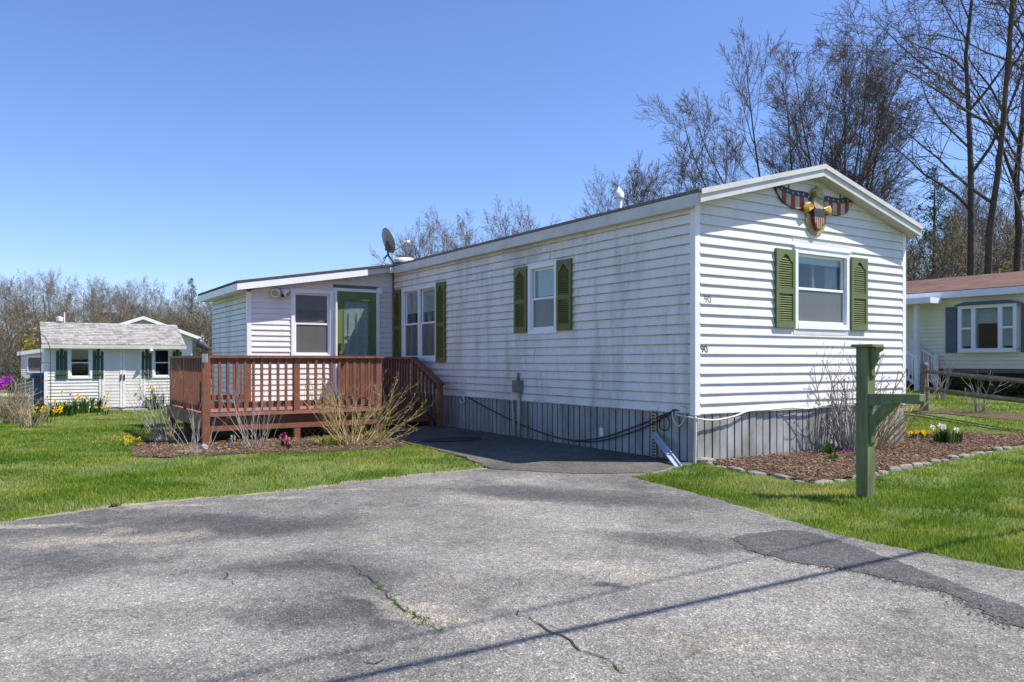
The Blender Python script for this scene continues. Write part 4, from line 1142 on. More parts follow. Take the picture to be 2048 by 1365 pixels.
pp = thing('perforated_strip', 'pale perforated metal strip standing against the skirting', 'metal strip', at_uv(-0.03, 0.645), ANG)
mb = MB(); mb.box(-0.006, 0.0, -0.042, 0.042, 0.0, 0.585); sp_ = mb.build('strip', 'cream', pp)
mb = MB()
for i in range(15):
    z = 0.03+i*0.037; mb.box(-0.009, -0.006, -0.018 if i % 2 else -0.03, 0.026, z, z+0.020)
mb.build('slot', 'black', sp_)
p0 = uv2w(-0.05, 0.63); p1 = gp(1357, 936)
lean = thing('leaning_gutter', 'blue-grey metal strip leaning from the skirting down to the lawn', 'metal strip', tuple(p1))
mb = MB(); d_ = Vector((p0.x, p0.y, 0.30))-p1; mb.bar((0, 0, 0.012), tuple(d_), 0.085, 0.018, (0, -0.5, 1)); mb.bar(tuple(d_*0.0+Vector((0.02,0,0.03))), tuple(d_+Vector((0.02,0,0.02))), 0.012, 0.03, (0, -0.5, 1)); mb.build('channel', 'aluminium', lean)

# rocks
def rock(name, label, loc, sx, sy, sz, seed, mat='rock', group=None, cat='stone', rotz=0.0):
    r_ = random.Random(seed); mb = MB(); rings = []
    n, k = 9, 4
    prof = [(0.92, 0.0), (1.0, 0.35), (0.86, 0.8), (0.55, 1.0)]
    jit = [r_.uniform(0.82, 1.12) for _ in range(n)]
    vs = []
    for pr, ph in prof:
        for j in range(n):
            a = 2*math.pi*j/n; q = pr*jit[j]*r_.uniform(0.95, 1.05)
            vs.append((sx*q*math.cos(a), sy*q*math.sin(a), sz*ph*r_.uniform(0.93, 1.07)-0.015))
    fs = [(i*n+j, i*n+(j+1) % n, (i+1)*n+(j+1) % n, (i+1)*n+j) for i in range(k-1) for j in range(n)]+[tuple(range((k-1)*n, k*n))]
    mb.add(vs, fs)
    return mb.build(name, mat, loc=loc, rotz=rotz, label=label, cat=cat, group=group)
edge = [gp(*p) for p in [(1415,930),(1490,946),(1560,956),(1625,970),(1720,956),(1850,930),(1960,908),(2048,893)]]
carry = 0.0; sd_ = 50
ORD = 'first second third fourth fifth sixth seventh eighth ninth tenth eleventh twelfth thirteenth fourteenth fifteenth sixteenth seventeenth eighteenth nineteenth twentieth twenty-first twenty-second twenty-third twenty-fourth twenty-fifth twenty-sixth twenty-seventh twenty-eighth twenty-ninth thirtieth'.split()
nst_ = 0
for a, b in zip(edge, edge[1:]):
    L = (b-a).length; t = carry
    while t < L:
        p = a.lerp(b, t/L); r_ = random.Random(sd_); sd_ += 1
        nst_ += 1; rock('edging_stone', ORD[nst_-1]+' flat pale stone along the mulch bed edge, counted from the home corner', (p.x, p.y, p.z), r_.uniform(.08,.16), r_.uniform(.05,.085), r_.uniform(.03,.065), sd_, group='stones edging the mulch bed', rotz=math.atan2((b-a).y, (b-a).x)+r_.uniform(-.3,.3))
        t += r_.uniform(0.24, 0.31)
    carry = t-L
p = gp(1408, 929); rock('corner_rock', 'large flat pale rock at the corner of the home', (p.x, p.y, 0), 0.16, 0.11, 0.09, 7)
p = gp(1393, 918); rock('corner_rock', 'upright broken rock against the foot of the corner pipe', (p.x, p.y, 0), 0.07, 0.06, 0.16, 8)
p = gp(1383, 925); rock('corner_rock', 'small tan rock left of the large corner rock', (p.x, p.y, 0), 0.09, 0.06, 0.05, 9)
p = gp(408, 900); rock('round_stone', 'round grey stone at the foot of the front deck post', (p.x, p.y, 0), 0.055, 0.05, 0.085, 11, 'rockgrey')
p = gp(372, 906); rock('flat_stone', 'low pale flat stone lying left of the deck post', (p.x, p.y, 0), 0.22, 0.07, 0.05, 12, 'rock', rotz=0.25)

# mailbox post without its box
mp_ = thing('mailbox_post', 'green timber mailbox post with braced arm standing on the lawn', 'post', tuple(gp(1731, 998)), ANG)
mb = MB(); mb.box(-0.055, 0.055, -0.055, 0.055, -0.05, 1.30); mb.build('post', 'postgreen', mp_)
mb = MB(); mb.box(-0.085, 0.085, -0.115, 0.085, 1.30, 1.325); mb.build('cap', 'postgreen', mp_)
fx = lambda a, b, o: (o, a, b)
mb = MB(); mb.prism([(-0.05, 0.80), (-0.05, 0.905), (-0.50, 0.915), (-0.50, 0.855), (-0.46, 0.832), (-0.30, 0.835), (-0.26, 0.82), (-0.06, 0.80)], -0.045, 0.045, fx); mb.build('arm', 'postgreen', mp_)
br = [(-0.056, 0.63), (-0.10, 0.64), (-0.16, 0.70), (-0.24, 0.77), (-0.30, 0.832), (-0.22, 0.832), (-0.17, 0.805), (-0.11, 0.74), (-0.085, 0.70), (-0.075, 0.80), (-0.056, 0.80), (-0.056, 0.70)]
mb = MB(); mb.prism([(-0.056, 0.62), (-0.095, 0.635), (-0.15, 0.69), (-0.23, 0.765), (-0.30, 0.834), (-0.19, 0.834), (-0.12, 0.775), (-0.095, 0.735), (-0.056, 0.72)], -0.035, 0.035, fx); mb.build('brace', 'postgreen', mp_)
mb = MB(); mb.prism([(-0.056, 0.46), (-0.07, 0.49), (-0.075, 0.54), (-0.095, 0.60), (-0.09, 0.64), (-0.056, 0.64)], -0.03, 0.03, fx); mb.build('brace', 'postgreen', mp_)
mb = MB(); mb.prism([(-0.056, 1.02), (-0.075, 1.06), (-0.072, 1.12), (-0.10, 1.17), (-0.13, 1.21), (-0.115, 1.25), (-0.15, 1.27), (-0.165, 1.30), (-0.12, 1.30), (-0.10, 1.265), (-0.085, 1.30), (-0.056, 1.30)], -0.022, 0.022, fx); mb.build('bracket', 'postgreen', mp_)

for o in mp_.children:
    bv = o.modifiers.new('edge_wear', 'BEVEL'); bv.width = 0.004; bv.segments = 2
# overhead service lines beyond the top of the picture; their shadows cross the paving
def overhead(label, a, b, h, r_):
    k = h/math.tan(SUN_EL); s_ = Vector((math.sin(SUN_AZ), math.cos(SUN_AZ), 0))*k
    A = Vector((a[0], a[1], 0))+s_; B = Vector((b[0], b[1], 0))+s_; d = B-A
    pts = []
    for i in range(41):
        t = -1.2+3.4*i/40; p = A+d*t; sag = 0.018*((t-0.5)**2)*d.length
        pts.append((p.x-A.x, p.y-A.y, h+sag))
    mb = MB(); mb.tube(pts, r_, 6); mb.build('overhead_cable', 'cable', smooth=True, label=label, cat='cable', loc=(A.x, A.y, 0), group=None)
wa = gp(720, 1362); wb_ = gp(2048, 1062)
overhead('thicker overhead cable casting the darker shadow line across the driveway', (wa.x, wa.y), (wb_.x, wb_.y), 5.0, 0.024)
wa = gp(520, 1350); wb_ = gp(1500, 1125)
overhead('thin overhead wire casting the fainter shadow line across the driveway', (wa.x, wa.y), (wb_.x, wb_.y), 5.6, 0.010)

# ------------------------------------------------------------------ shed on the left
q = gp(92, 826)
SH = thing('garden_shed', 'low white clapboard shed with pale shingle roof and dark green shutters', 'shed', (q.x, q.y, q.z), ANG)
SW_, SD_, SHH = 3.72, 2.6, 2.13
def shf(a, o, z): return (a, -o, z)
S_W1 = (0.62, 1.16, 1.05, 1.92); S_W2 = (2.95, 3.42, 1.05, 1.92); S_D = (1.46, 2.64, 0.08, 1.94)
mb = MB(); holed(shf, 0.0, SW_, 0.08, SHH, [S_W1, S_W2], -0.08, -0.004, mb)
mb.box(0, 0.08, 0.08, SD_, 0.08, SHH); mb.box(SW_-0.08, SW_, 0.08, SD_, 0.08, SHH); mb.box(0.08, SW_-0.08, SD_-0.08, SD_, 0.08, SHH)
for x in (0.0, SW_-0.06): mb.prism([(0.004, SHH), (SD_, SHH), (SD_/2, SHH+0.58)], x, x+0.06, lambda a, b, o: (o, a, b))
mb.build('wall', 'siding', SH)
siding(SH, shf, 0.04, SW_-0.04, 0.10, SHH, [S_W1, S_W2, S_D], ['siding', 'lip_clean'], None, 11, 'siding_courses', 0.098, True)
sr = lambda v, o, z: (SW_+o, v, z)
siding(SH, sr, 0.04, SD_, 0.10, SHH, [], ['siding', 'lip_clean'], None, 12, 'siding_courses', 0.098, True)
mb = MB(); mb.box(-0.05, 0.05, -0.02, 0.05, 0.05, SHH); mb.build('corner_trim', 'trim', SH)
mb = MB(); mb.box(SW_-0.05, SW_+0.02, -0.02, 0.05, 0.05, SHH); mb.build('corner_trim', 'trim', SH)
for h in (S_W1, S_W2): window(shf, h, SH, 0.05, shade=0.0, lower='glass', curtain=False)
for (a0, a1) in ((1.48, 2.045), (2.055, 2.62)):
    mb = MB(); mb.box(a0, a1, 0.0, 0.012, 0.10, 1.93, 0, shf)
    f = 0.07
    mb.box(a0, a0+f, 0.012, 0.030, 0.10, 1.93, 0, shf); mb.box(a1-f, a1, 0.012, 0.030, 0.10, 1.93, 0, shf)
    dr = mb.build('door', 'trim', SH)
    siding(dr, lambda a, o, z: shf(a, o+0.012, z), a0+f, a1-f, 0.12, 1.92, [], ['siding', 'lip_clean'], None, 13, 'siding_courses', 0.098, True, 0.010)
    mb = MB(); mb.box(a1-0.06 if a0 < 2 else a0+0.02, a1-0.02 if a0 < 2 else a0+0.06, 0.03, 0.05, 0.95, 1.12, 0, shf); mb.build('handle', 'black', dr)
for a in (1.40, 2.64):
    mb = MB(); mb.box(a, a+0.06, 0.0, 0.03, 0.10, 1.96, 0, shf); mb.build('door_trim', 'trim', SH)
for h in (S_W1, S_W2):
    for c in (h[0]-0.22, h[1]+0.22):
        mb = MB()
        for k, (dx, t_) in enumerate(((-0.10, 1.86), (0.0, 1.98), (0.10, 1.86))):
            mb.prism([(c+dx-0.042, 0.98), (c+dx+0.042, 0.98), (c+dx+0.042, t_-0.05), (c+dx, t_), (c+dx-0.042, t_-0.05)], 0.015, 0.035, lambda a, b, o: shf(a, o, b))
        mb.box(c-0.14, c+0.14, 0.012, 0.05, 1.12, 1.19, 0, shf); mb.box(c-0.14, c+0.14, 0.012, 0.05, 1.62, 1.69, 0, shf)
        mb.build('shutter', M.setdefault('darkgreen', simple('dark_green_paint', (0.035, 0.07, 0.045), 0.6, 0.15)), SH)
# shingle courses on the front slope, stepped
sl = 0.58/(SD_/2); ovs = 0.28
mb = MB(); nrow = 13; Ls = SD_/2+ovs; rg = random.Random(5)
for i in range(nrow):
    v0 = -ovs+Ls*i/nrow; v1 = -ovs+Ls*(i+1)/nrow+0.03
    z0 = SHH+0.03+sl*v0; z1 = SHH+0.03+sl*v1
    x = -0.10+ (0.0 if i % 2 else 0.07)
    x = -0.12
    while x < SW_+0.12:
        w_ = rg.uniform(0.10, 0.24); xe = min(x+w_, SW_+0.13)
        e = rg.uniform(0.0, 0.006)
        mb.add([(x, v0, z0+0.022+e), (xe-0.006, v0, z0+0.022+e), (xe-0.006, v1, z1+0.004), (x, v1, z1+0.004), (x, v0, z0), (xe-0.006, v0, z0)], [(0,1,2,3),(0,4,5,1)], 0 if rg.random() < 0.62 else 1)
        x = xe
sro = mb.build('shingles', ['shingle', 'shingle2'], SH)
mb = MB()
for sg in (0, 1):
    a, b = (-ovs, SD_/2) if sg == 0 else (SD_/2, SD_+ovs)
    za_, zb_ = (SHH+sl*a, SHH+sl*b) if sg == 0 else (SHH+sl*(SD_-a), SHH+sl*(SD_-b))
    vs = []
    for x in (-0.12, SW_+0.13): vs += [(x, a, za_-0.03), (x, b, zb_-0.03), (x, b, zb_+0.024), (x, a, za_+0.024)]
    mb.add(vs, [(0,1,2,3),(7,6,5,4),(0,4,5,1),(1,5,6,2),(2,6,7,3),(3,7,4,0)])
mb.build('roof', 'shingle', SH)
mb = MB(); mb.box(-0.13, SW_+0.14, -ovs-0.02, -ovs, SHH+sl*-ovs-0.09, SHH+sl*-ovs+0.02); mb.build('eave_board', 'fascia', SH)
mb = MB(); mb.box(-0.10, SW_+0.10, -ovs, -0.016, SHH+sl*-ovs-0.085, SHH+sl*-ovs-0.07); mb.build('soffit', 'fascia', SH)
mb = MB(); mb.box(0.0, SW_, 0.0, SD_, -0.3, 0.08); mb.build('base', 'concrete', SH)
mb = MB(); mb.box(2.0, 2.7, -0.5, -0.1, -0.1, 0.05); mb.build('door_step', 'concrete', SH)
mb = MB(); mb.lathe([(0.0, -0.05), (0.04, -0.04), (0.07, 0.04), (0.0, 0.04)], (2.83, -0.30, 1.86), (0.2, -0.5, -0.8), 12); mb.tube([(2.83, -0.28, 1.97), (2.83, -0.29, 1.90)], 0.02, 6); mb.build('security_light', 'trim', SH, True)
mb = MB(); mb.tube([(0.55, SD_/2, SHH+0.6), (0.55, SD_/2, SHH+0.95)], 0.02, 6); mb.lathe([(0.0, 0), (0.09, 0.02), (0.10, 0.14), (0.0, 0.17)], (0.42, SD_/2, SHH+0.64), (0,0,1), 10); mb.build('weather_vane', 'trim', SH)

# ------------------------------------------------------------------ neighbouring houses
def far_house(name, label, loc, rotz, W_, D_, H_, rise, wall, roof, ovh=0.3, gable_front=True, wins=(), base=0.45):
    h = thing(name, label, 'house', loc, rotz)
    fr = lambda a, o, z: (a, -o, z)
    mb = MB(); mb.box(0, W_, 0.0, D_, -0.5, H_)
    mb.prism([(0, H_), (W_, H_), (W_/2, H_+rise)], 0.0, D_, lambda a, b, o: (a, o, b)); mb.build('wall', 'interior', h)
    tp = lambda a: H_+rise*(1-abs(a-W_/2)/(W_/2))-0.02
    siding(h, fr, 0, W_, base, H_+rise-0.03, [(x0-0.02, x1+0.02, z0-0.02, z1+0.02) for x0, x1, z0, z1 in wins], [wall, 'lip_clean'], tp, 31, 'siding_courses', 0.115, True, 0.018)
    siding(h, lambda v, o, z: (W_+o, v, z), 0, D_, base, H_, [], [wall, 'lip_clean'], None, 32, 'siding_courses', 0.115, True, 0.018)
    siding(h, lambda v, o, z: (-o, v, z), 0, D_, base, H_, [], [wall, 'lip_clean'], None, 33, 'siding_courses', 0.115, True, 0.018)
    s_ = rise/(W_/2)
    for sg in (-1, 1):
        e = -ovh if sg < 0 else W_+ovh; ze = H_-s_*ovh
        mb = MB(); vs = []
        for v in (-ovh, D_+ovh): vs += [(e, v, ze+0.02), (W_/2, v, H_+rise+0.02), (W_/2, v, H_+rise+0.08), (e, v, ze+0.08)]
        mb.add(vs, [(0,1,2,3),(7,6,5,4),(0,4,5,1),(1,5,6,2),(2,6,7,3),(3,7,4,0)]); ro = mb.build('roof', roof, h)
        mb = MB(); mb.prism([(e, ze-0.14), (W_/2, H_+rise-0.14), (W_/2, H_+rise+0.02), (e, ze+0.02)], -ovh-0.02, -ovh+0.004, lambda a, b, o: (a, o, b)); mb.build('rake_board', 'trim', ro)
        mb = MB(); x = (e, e+0.02) if sg < 0 else (e-0.02, e); mb.box(x[0], x[1], -ovh+0.005, D_+ovh, ze-0.12, ze+0.018); mb.build('eave_board', 'trim', ro)
    for wn in wins: window(fr, wn, h, 0.06, shade=0.0, curtain=False)
    return h
q = Vector((-19.95, 37.0, -0.35))
fh = far_house('neighbor_house', 'white clapboard house with low gable roof behind the garden shed', tuple(q), ANG, 4.6, 9, 2.85, 0.85, 'siding', 'roofing', 0.35)
mb = MB(); mb.lathe([(0.10, 0), (0.10, 0.35), (0.15, 0.38), (0.15, 0.48), (0.0, 0.5)], (0.1, 1.2, 2.8), (0,0,1), 10); mb.build('chimney_pipe', 'darkmetal', fh)
q = Vector((-27.2, 43.5, -0.35))
far_house('small_outbuilding', 'small white outbuilding with paired windows left of the shed', tuple(q), R(12), 3.4, 3.0, 2.0, 0.25, 'siding', 'fascia', 0.15, True, [(0.35, 1.05, 0.95, 1.75), (1.45, 2.15, 0.95, 1.75)])
# low cream building beyond the azalea
mb = MB()
far_house('low_building', 'low cream building far off beyond the purple azalea', (-62, 78, -0.35), R(5), 16, 6, 2.3, 0.5, 'yellowsiding', 'fascia', 0.2)
far_house('back_house', 'white house edge with flat eave seen left of the addition', (-14.6, 45, -0.3), ANG, 4.2, 6, 2.5, 0.5, 'siding', 'trim', 0.3)

# neighbour on the right: its long side faces the camera
NL = (10.35, 20.6)
NH = thing('neighbor_mobile_home', 'cream mobile home with red-brown roof and bay window beyond the rail fence', 'house', (NL[0], NL[1], 0.45), ANG)
# local v runs along LG; the camera side is -u.  Wall from v=-9 (near) to v=3 (far)
NV0, NV1, NZB, NZT = -9.0, 3.4, 0.55, 2.33
def nlo(v, o, z): return (-o, v, z)
N_WIN = (-2.72, -1.42, 1.0, 2.06)
mb = MB(); holed(nlo, NV0, NV1, NZB-0.1, NZT+0.05, [N_WIN, (0.15, 0.95, 0.5, 2.25)], -0.1, -0.004, mb)
mb.box(3.9, 4.0, NV0, NV1, 0.2, NZT); mb.box(0.1, 3.9, NV0, NV0+0.1, 0.2, NZT); mb.box(0.1, 3.9, NV1-0.1, NV1, 0.2, NZT); mb.box(0.1, 3.9, NV0+0.1, NV1-0.1, 0.3, 0.42)
mb.build('wall', 'interior', NH)
siding(NH, nlo, NV0, NV1, NZB, NZT, [N_WIN, (0.1, 1.0, 0.45, 2.3)], ['yellowsiding', 'lip_clean'], None, 41, 'siding_courses', 0.10, True)
mb = MB(); mb.box(0.06, 0.10, NV0, NV1, -0.6, NZB); mb.build('skirting', 'black', NH)
for sg in (0, 1):
    mb = MB(); vs = []
    a, b = (-0.22, 2.0) if sg == 0 else (2.0, 4.22)
    za_, zb_ = (NZT+0.10, NZT+0.66) if sg == 0 else (NZT+0.66, NZT+0.10)
    for v in (NV0-0.2, NV1+0.2): vs += [(a, v, za_), (b, v, zb_), (b, v, zb_+0.05), (a, v, za_+0.05)]
    mb.add(vs, [(0,1,2,3),(7,6,5,4),(0,4,5,1),(1,5,6,2),(2,6,7,3),(3,7,4,0)]); mb.build('roof', 'redroof', NH)
mb = MB(); mb.box(-0.245, -0.221, NV0-0.2, NV1+0.2, NZT-0.03, NZT+0.13); mb.build('eave_board', 'porch', NH)
mb = MB(); mb.box(-0.22, -0.016, NV0-0.2, NV1+0.2, NZT-0.02, NZT+0.0); mb.build('soffit', 'porch', NH)
# bay window
bw = MB(); a0, a1, z0, z1 = N_WIN
bo = 0.16
for (x0, x1) in ((a0-0.02, a0+0.06), (a0+0.30, a0+0.39), (a1-0.39, a1-0.30), (a1-0.06, a1+0.02)): bw.box(x0, x1, -0.02, bo, z0, z1, 0, nlo)
bw.box(a0-0.02, a1+0.02, -0.02, bo+0.002, z0-0.06, z0+0.04, 0, nlo); bw.box(a0-0.02, a1+0.02, -0.02, bo+0.002, z1-0.05, z1+0.03, 0, nlo)
for (x0, x1) in ((a0+0.06, a0+0.30), (a1-0.30, a1-0.06)): bw.box(x0, x1, bo-0.06, bo-0.02, (z0+z1)/2-0.025, (z0+z1)/2+0.025, 0, nlo)
bwo = bw.build('bay_window', 'porch', NH)
for (x0, x1) in ((a0+0.06, a0+0.30), (a0+0.39, a1-0.39), (a1-0.30, a1-0.06)):
    mb = MB(); mb.box(x0, x1, bo-0.075, bo-0.07, z0+0.04, z1-0.05, 0, nlo); mb.build('pane', 'glass', bwo)
    mb = MB(); mb.box(x0, x1, bo-0.11, bo-0.10, z1-0.42 if x1-x0 > 0.3 else z0+0.1, z1-0.05, 0, nlo); mb.build('shade', 'shade', bwo)
mb = MB(); mb.prism([(a0-0.10, z1+0.03), (a1+0.10, z1+0.03), (a1-0.15, z1+0.11), (a0+0.15, z1+0.11)], 0.0, bo+0.06, lambda a, b, o: nlo(a, o, b)); mb.build('bay_roof', 'darkmetal', bwo)
for x0 in (a0-0.38, a1+0.06):
    mb = MB(); mb.box(x0, x0+0.32, 0.014, 0.04, z0-0.06, z1+0.02, 0, nlo); mb.box(x0+0.04, x0+0.28, 0.04, 0.052, z0, z0+0.48, 0, nlo); mb.box(x0+0.04, x0+0.28, 0.04, 0.052, z0+0.55, z1-0.05, 0, nlo); mb.build('shutter', 'bluegrey', NH)
mb = MB(); mb.box(0.15, 0.95, -0.05, -0.01, 0.5, 2.25, 0, nlo); nd = mb.build('door', 'yellowsiding', NH)
mb = MB(); mb.lathe([(0.08, -0.02), (0.12, 0.0), (0.08, 0.03)], nlo(0.35, 0.02, 1.75), (-1, 0, 0), 12); mb.build('wreath', 'hedge', nd)
mb = MB(); mb.box(-0.75, -0.26, -1.05, 1.6, NZT-0.16, NZT-0.02); mb.build('porch_roof', 'porch', NH)
mb = MB(); mb.box(-0.36, -0.26, -0.50, -0.40, 0.42, NZT-0.16); mb.build('porch_post', 'porch', NH)
mb = MB(); mb.box(-1.05, -0.02, -0.22, 1.6, 0.30, 0.42); pf = mb.build('porch_floor', 'porch', NH)
for uu in (-0.14, -1.0):
    mb = MB(); mb.box(uu-0.045, uu+0.045, -0.29, -0.20, 0.3, 1.27); mb.build('stair_post', 'porch', NH)
    mb = MB(); mb.box(uu-0.045, uu+0.045, -0.90, -0.81, -0.30, 0.90); mb.build('stair_post', 'porch', NH)
    for dz in (1.17, 0.52):
        mb = MB(); mb.bar((uu, -0.25, dz), (uu, -0.85, dz-0.36), 0.05, 0.06); mb.build('stair_rail', 'porch', NH)
    for k in range(5):
        t = (k+1)/6; mb = MB(); mb.box(uu-0.016, uu+0.016, -0.25-0.60*t-0.016, -0.25-0.60*t+0.016, 0.52-0.36*t, 1.15-0.36*t); mb.build('spindle', 'porch', NH)
for k in range(2):
    mb = MB(); mb.box(-0.96, -0.18, -0.52-0.29*k, -0.225-0.29*k, 0.20-0.16*k-0.05, 0.20-0.16*k); mb.build('step', 'fencewood', NH)

# split rail fence
FP = [gp(1849, 822)]; FP[0].z = terrain(FP[0].x, FP[0].y)
fdir = (Vector((0.16, -0.987, 0))).normalized()
fe = thing('rail_fence', 'weathered two-rail wooden fence in front of the cream home', 'fence', tuple(FP[0]), 0)
rg = random.Random(6)
for k in range(3):
    p = fdir*3.3*k; z0 = terrain(FP[0].x+p.x, FP[0].y+p.y)-FP[0].z
    mb = MB(); mb.tube([(p.x, p.y, z0-0.2), (p.x+0.01, p.y, z0+0.4), (p.x-0.01, p.y, z0+0.75), (p.x, p.y, z0+0.93), (p.x, p.y, z0+0.97)], [0.085, 0.08, 0.072, 0.075, 0.05], 7); mb.build('fence_post', 'fencewood', fe)
    if k < 2:
        q = fdir*3.3*(k+1); z1 = terrain(FP[0].x+q.x, FP[0].y+q.y)-FP[0].z
        for h in (0.80, 0.46):
            m_ = (p+q)/2
            mb = MB(); mb.tube([(p.x, p.y, z0+h), (m_.x, m_.y, (z0+z1)/2+h-0.01), (q.x, q.y, z1+h)], [0.035, 0.05, 0.035], 5); mb.build('rail', 'fencewood', fe)

# ------------------------------------------------------------------ trees
def rotv(d, ang, az):
    """tilt unit vector d by ang towards a random side az"""
    o = d.orthogonal().normalized(); o.rotate(Matrix.Rotation(az, 3, d))
    return (d*math.cos(ang)+o*math.sin(ang)).normalized()

def grow(seed, height, stems=1, clear=0.3, spread=0.6, fan=0.0, kids=(8, 7, 6, 5), ratio=0.55, ang=(35, 55), up=0.12, rad=None, budp=0.0, budsize=0.06, wob=0.10, thin=0.007):
    """bare tree: trunk mesh (thick wood) and crown mesh (branches, twigs, buds)"""
    r_ = random.Random(seed); T = MB(); C = MB(); C.t = []
    rad = rad or height*0.014
    def limb(p, d, L, r0, lev):
        ns = (9, 6, 4, 3, 2)[min(lev, 4)]
        pts = [p.copy()]; dd = d.copy(); P = p.copy(); dirs = [dd.copy()]
        for i in range(ns):
            w_ = wob*(0.75, 1.1, 0.9, 0.7, 0.6)[min(lev, 4)]
            dd = (dd+Vector((r_.gauss(0, w_), r_.gauss(0, w_), r_.gauss(0, w_)+up*(0.2, 0.5, 0.25, 0.1, 0.05)[min(lev, 4)]))).normalized()
            P = P+dd*(L/ns); pts.append(P.copy()); dirs.append(dd.copy())
        r1 = max(thin*0.7, r0*(0.14 if lev == 0 else 0.22)); n = (9, 6, 4, 3, 3)[min(lev, 4)]
        radii = [max(thin*0.6, r0+(r1-r0)*i/ns) for i in range(ns+1)]
        if lev == 0: radii[0] *= 1.35
        tgt = T if lev == 0 or (lev == 1 and r0 > 0.05) else C
        b0 = len(C.v)
        tgt.tube(pts, radii, n, 0, cap=False)
        if tgt is C: C.t.extend([r_.random()]*(len(C.v)-b0))
        if lev >= len(kids):
            if budp and r_.random() < budp:
                for q in (pts[-1], pts[-2]):
                    for _ in range(2):
                        c = q+Vector((r_.uniform(-1,1), r_.uniform(-1,1), r_.uniform(-1,1)))*budsize*1.5
                        a = Vector((r_.uniform(-1,1), r_.uniform(-1,1), r_.uniform(-1,1)))*budsize; b = Vector((r_.uniform(-1,1), r_.uniform(-1,1), r_.uniform(-1,1)))*budsize
                        C.add([c, c+a, c+b], [(0, 1, 2)], 1); C.t.extend([r_.random()]*3)
            return
        k = kids[lev]; k = max(1, int(k*r_.uniform(0.8, 1.2)))
        for i in range(k):
            lo = clear if lev == 0 else 0.22
            t = lo+(1-lo)*(i+r_.uniform(0.1, 0.9))/k
            f = t*ns; j = min(int(f), ns-1); q = pts[j].lerp(pts[j+1], f-j)
            a = R(r_.uniform(*ang))*((1.0 if lev < 3 else 1.15) if lev else spread+0.5*(1-t))
            nd = rotv(dirs[j], a, r_.uniform(0, 2*math.pi))
            if lev < 2 and nd.z < 0.05: nd.z = abs(nd.z)+0.1; nd.normalize()
            if lev == 0: l2 = height*ratio*(1.05-0.62*t)*r_.uniform(0.75, 1.15)
            else: l2 = L*r_.uniform(0.42, 0.78)*(1.1-0.55*t)
            rr = radii[j]*r_.uniform(0.42, 0.62)
            limb(q, nd, l2, max(rr, thin), lev+1)
        if lev > 0 and lev < len(kids): limb(pts[-1], dirs[-1], L*0.4, max(r1, thin), lev+1)
    for s_ in range(stems):
        az = 2*math.pi*(s_*0.382+r_.uniform(-.06,.06)) if stems > 3 else 2*math.pi*(s_+r_.uniform(-.3,.3))/stems; lean = fan*(0.12+0.98*((s_*0.618) % 1.0)) if stems > 1 else 0.03
        d = Vector((math.sin(lean)*math.cos(az), math.sin(lean)*math.sin(az), math.cos(lean)))
        base = Vector((math.cos(az), math.sin(az), 0))*(rad*1.2 if stems > 1 else 0)+Vector((0, 0, -0.2))
        limb(base, d, height*(0.92 if stems == 1 else r_.uniform(0.82, 0.98)), rad*(1 if stems == 1 else r_.uniform(0.6, 0.9)), 0)
    return T, C

def tree_kind(seed, bark, twig, bud, **kw):
    T, C = grow(seed, **kw)
    return T.mesh('trunk', bark, True), C.mesh('crown', [twig, bud])
def plant_tree(name, label, kd, loc, rotz, scale, group=None):
    t = thing(name, label, 'tree', loc, rotz, group, scale)
    link('trunk', kd[0], t); link('crown', kd[1], t)
    return t
def apx(px, Y):
    x = (px-1024)/F*Y; return (x, Y, terrain(x, Y))

K_fan = tree_kind(11, 'bark', 'twig', 'budred', height=14.6, stems=15, clear=0.14, spread=0.8, fan=0.37, kids=(14, 7, 5, 4), ratio=0.25, ang=(22, 46), up=0.12, rad=0.12, budp=0.04, budsize=0.03, wob=0.085, thin=0.0072)
K_tall = tree_kind(12, 'bark', 'twig', 'budred', height=19, stems=2, clear=0.34, spread=0.75, fan=0.09, kids=(13, 6, 5, 4), ratio=0.38, ang=(35, 60), up=0.06, rad=0.19, budp=0.06, budsize=0.05, wob=0.10, thin=0.0085)
K_tall2 = tree_kind(13, 'bark', 'twig', 'budred', height=18, stems=1, clear=0.38, spread=0.7, kids=(14, 6, 5, 4), ratio=0.40, ang=(30, 58), up=0.06, rad=0.16, budp=0.12, budsize=0.06, wob=0.13, thin=0.0085)
K_round = tree_kind(14, 'bark', 'twig', 'budred', height=9.5, stems=3, clear=0.25, spread=0.6, fan=0.32, kids=(13, 7, 5, 4), ratio=0.38, ang=(25, 45), up=0.12, rad=0.085, budp=0.15, budsize=0.035, wob=0.09, thin=0.007)
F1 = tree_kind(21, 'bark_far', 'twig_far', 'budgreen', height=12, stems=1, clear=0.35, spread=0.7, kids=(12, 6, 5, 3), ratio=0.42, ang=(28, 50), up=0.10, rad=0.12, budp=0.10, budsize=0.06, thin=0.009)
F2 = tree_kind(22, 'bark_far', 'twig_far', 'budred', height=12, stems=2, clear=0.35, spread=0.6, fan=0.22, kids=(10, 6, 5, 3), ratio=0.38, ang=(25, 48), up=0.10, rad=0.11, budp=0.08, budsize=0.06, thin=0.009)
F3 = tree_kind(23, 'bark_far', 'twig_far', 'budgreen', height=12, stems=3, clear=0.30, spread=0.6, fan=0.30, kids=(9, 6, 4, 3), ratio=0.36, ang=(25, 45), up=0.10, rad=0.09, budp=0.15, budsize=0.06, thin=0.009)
F4 = tree_kind(24, 'bark_far', 'twig_far', 'budred', height=12, stems=1, clear=0.45, spread=0.8, kids=(14, 6, 4, 3), ratio=0.36, ang=(30, 60), up=0.05, rad=0.12, budp=0.06, budsize=0.06, thin=0.009)
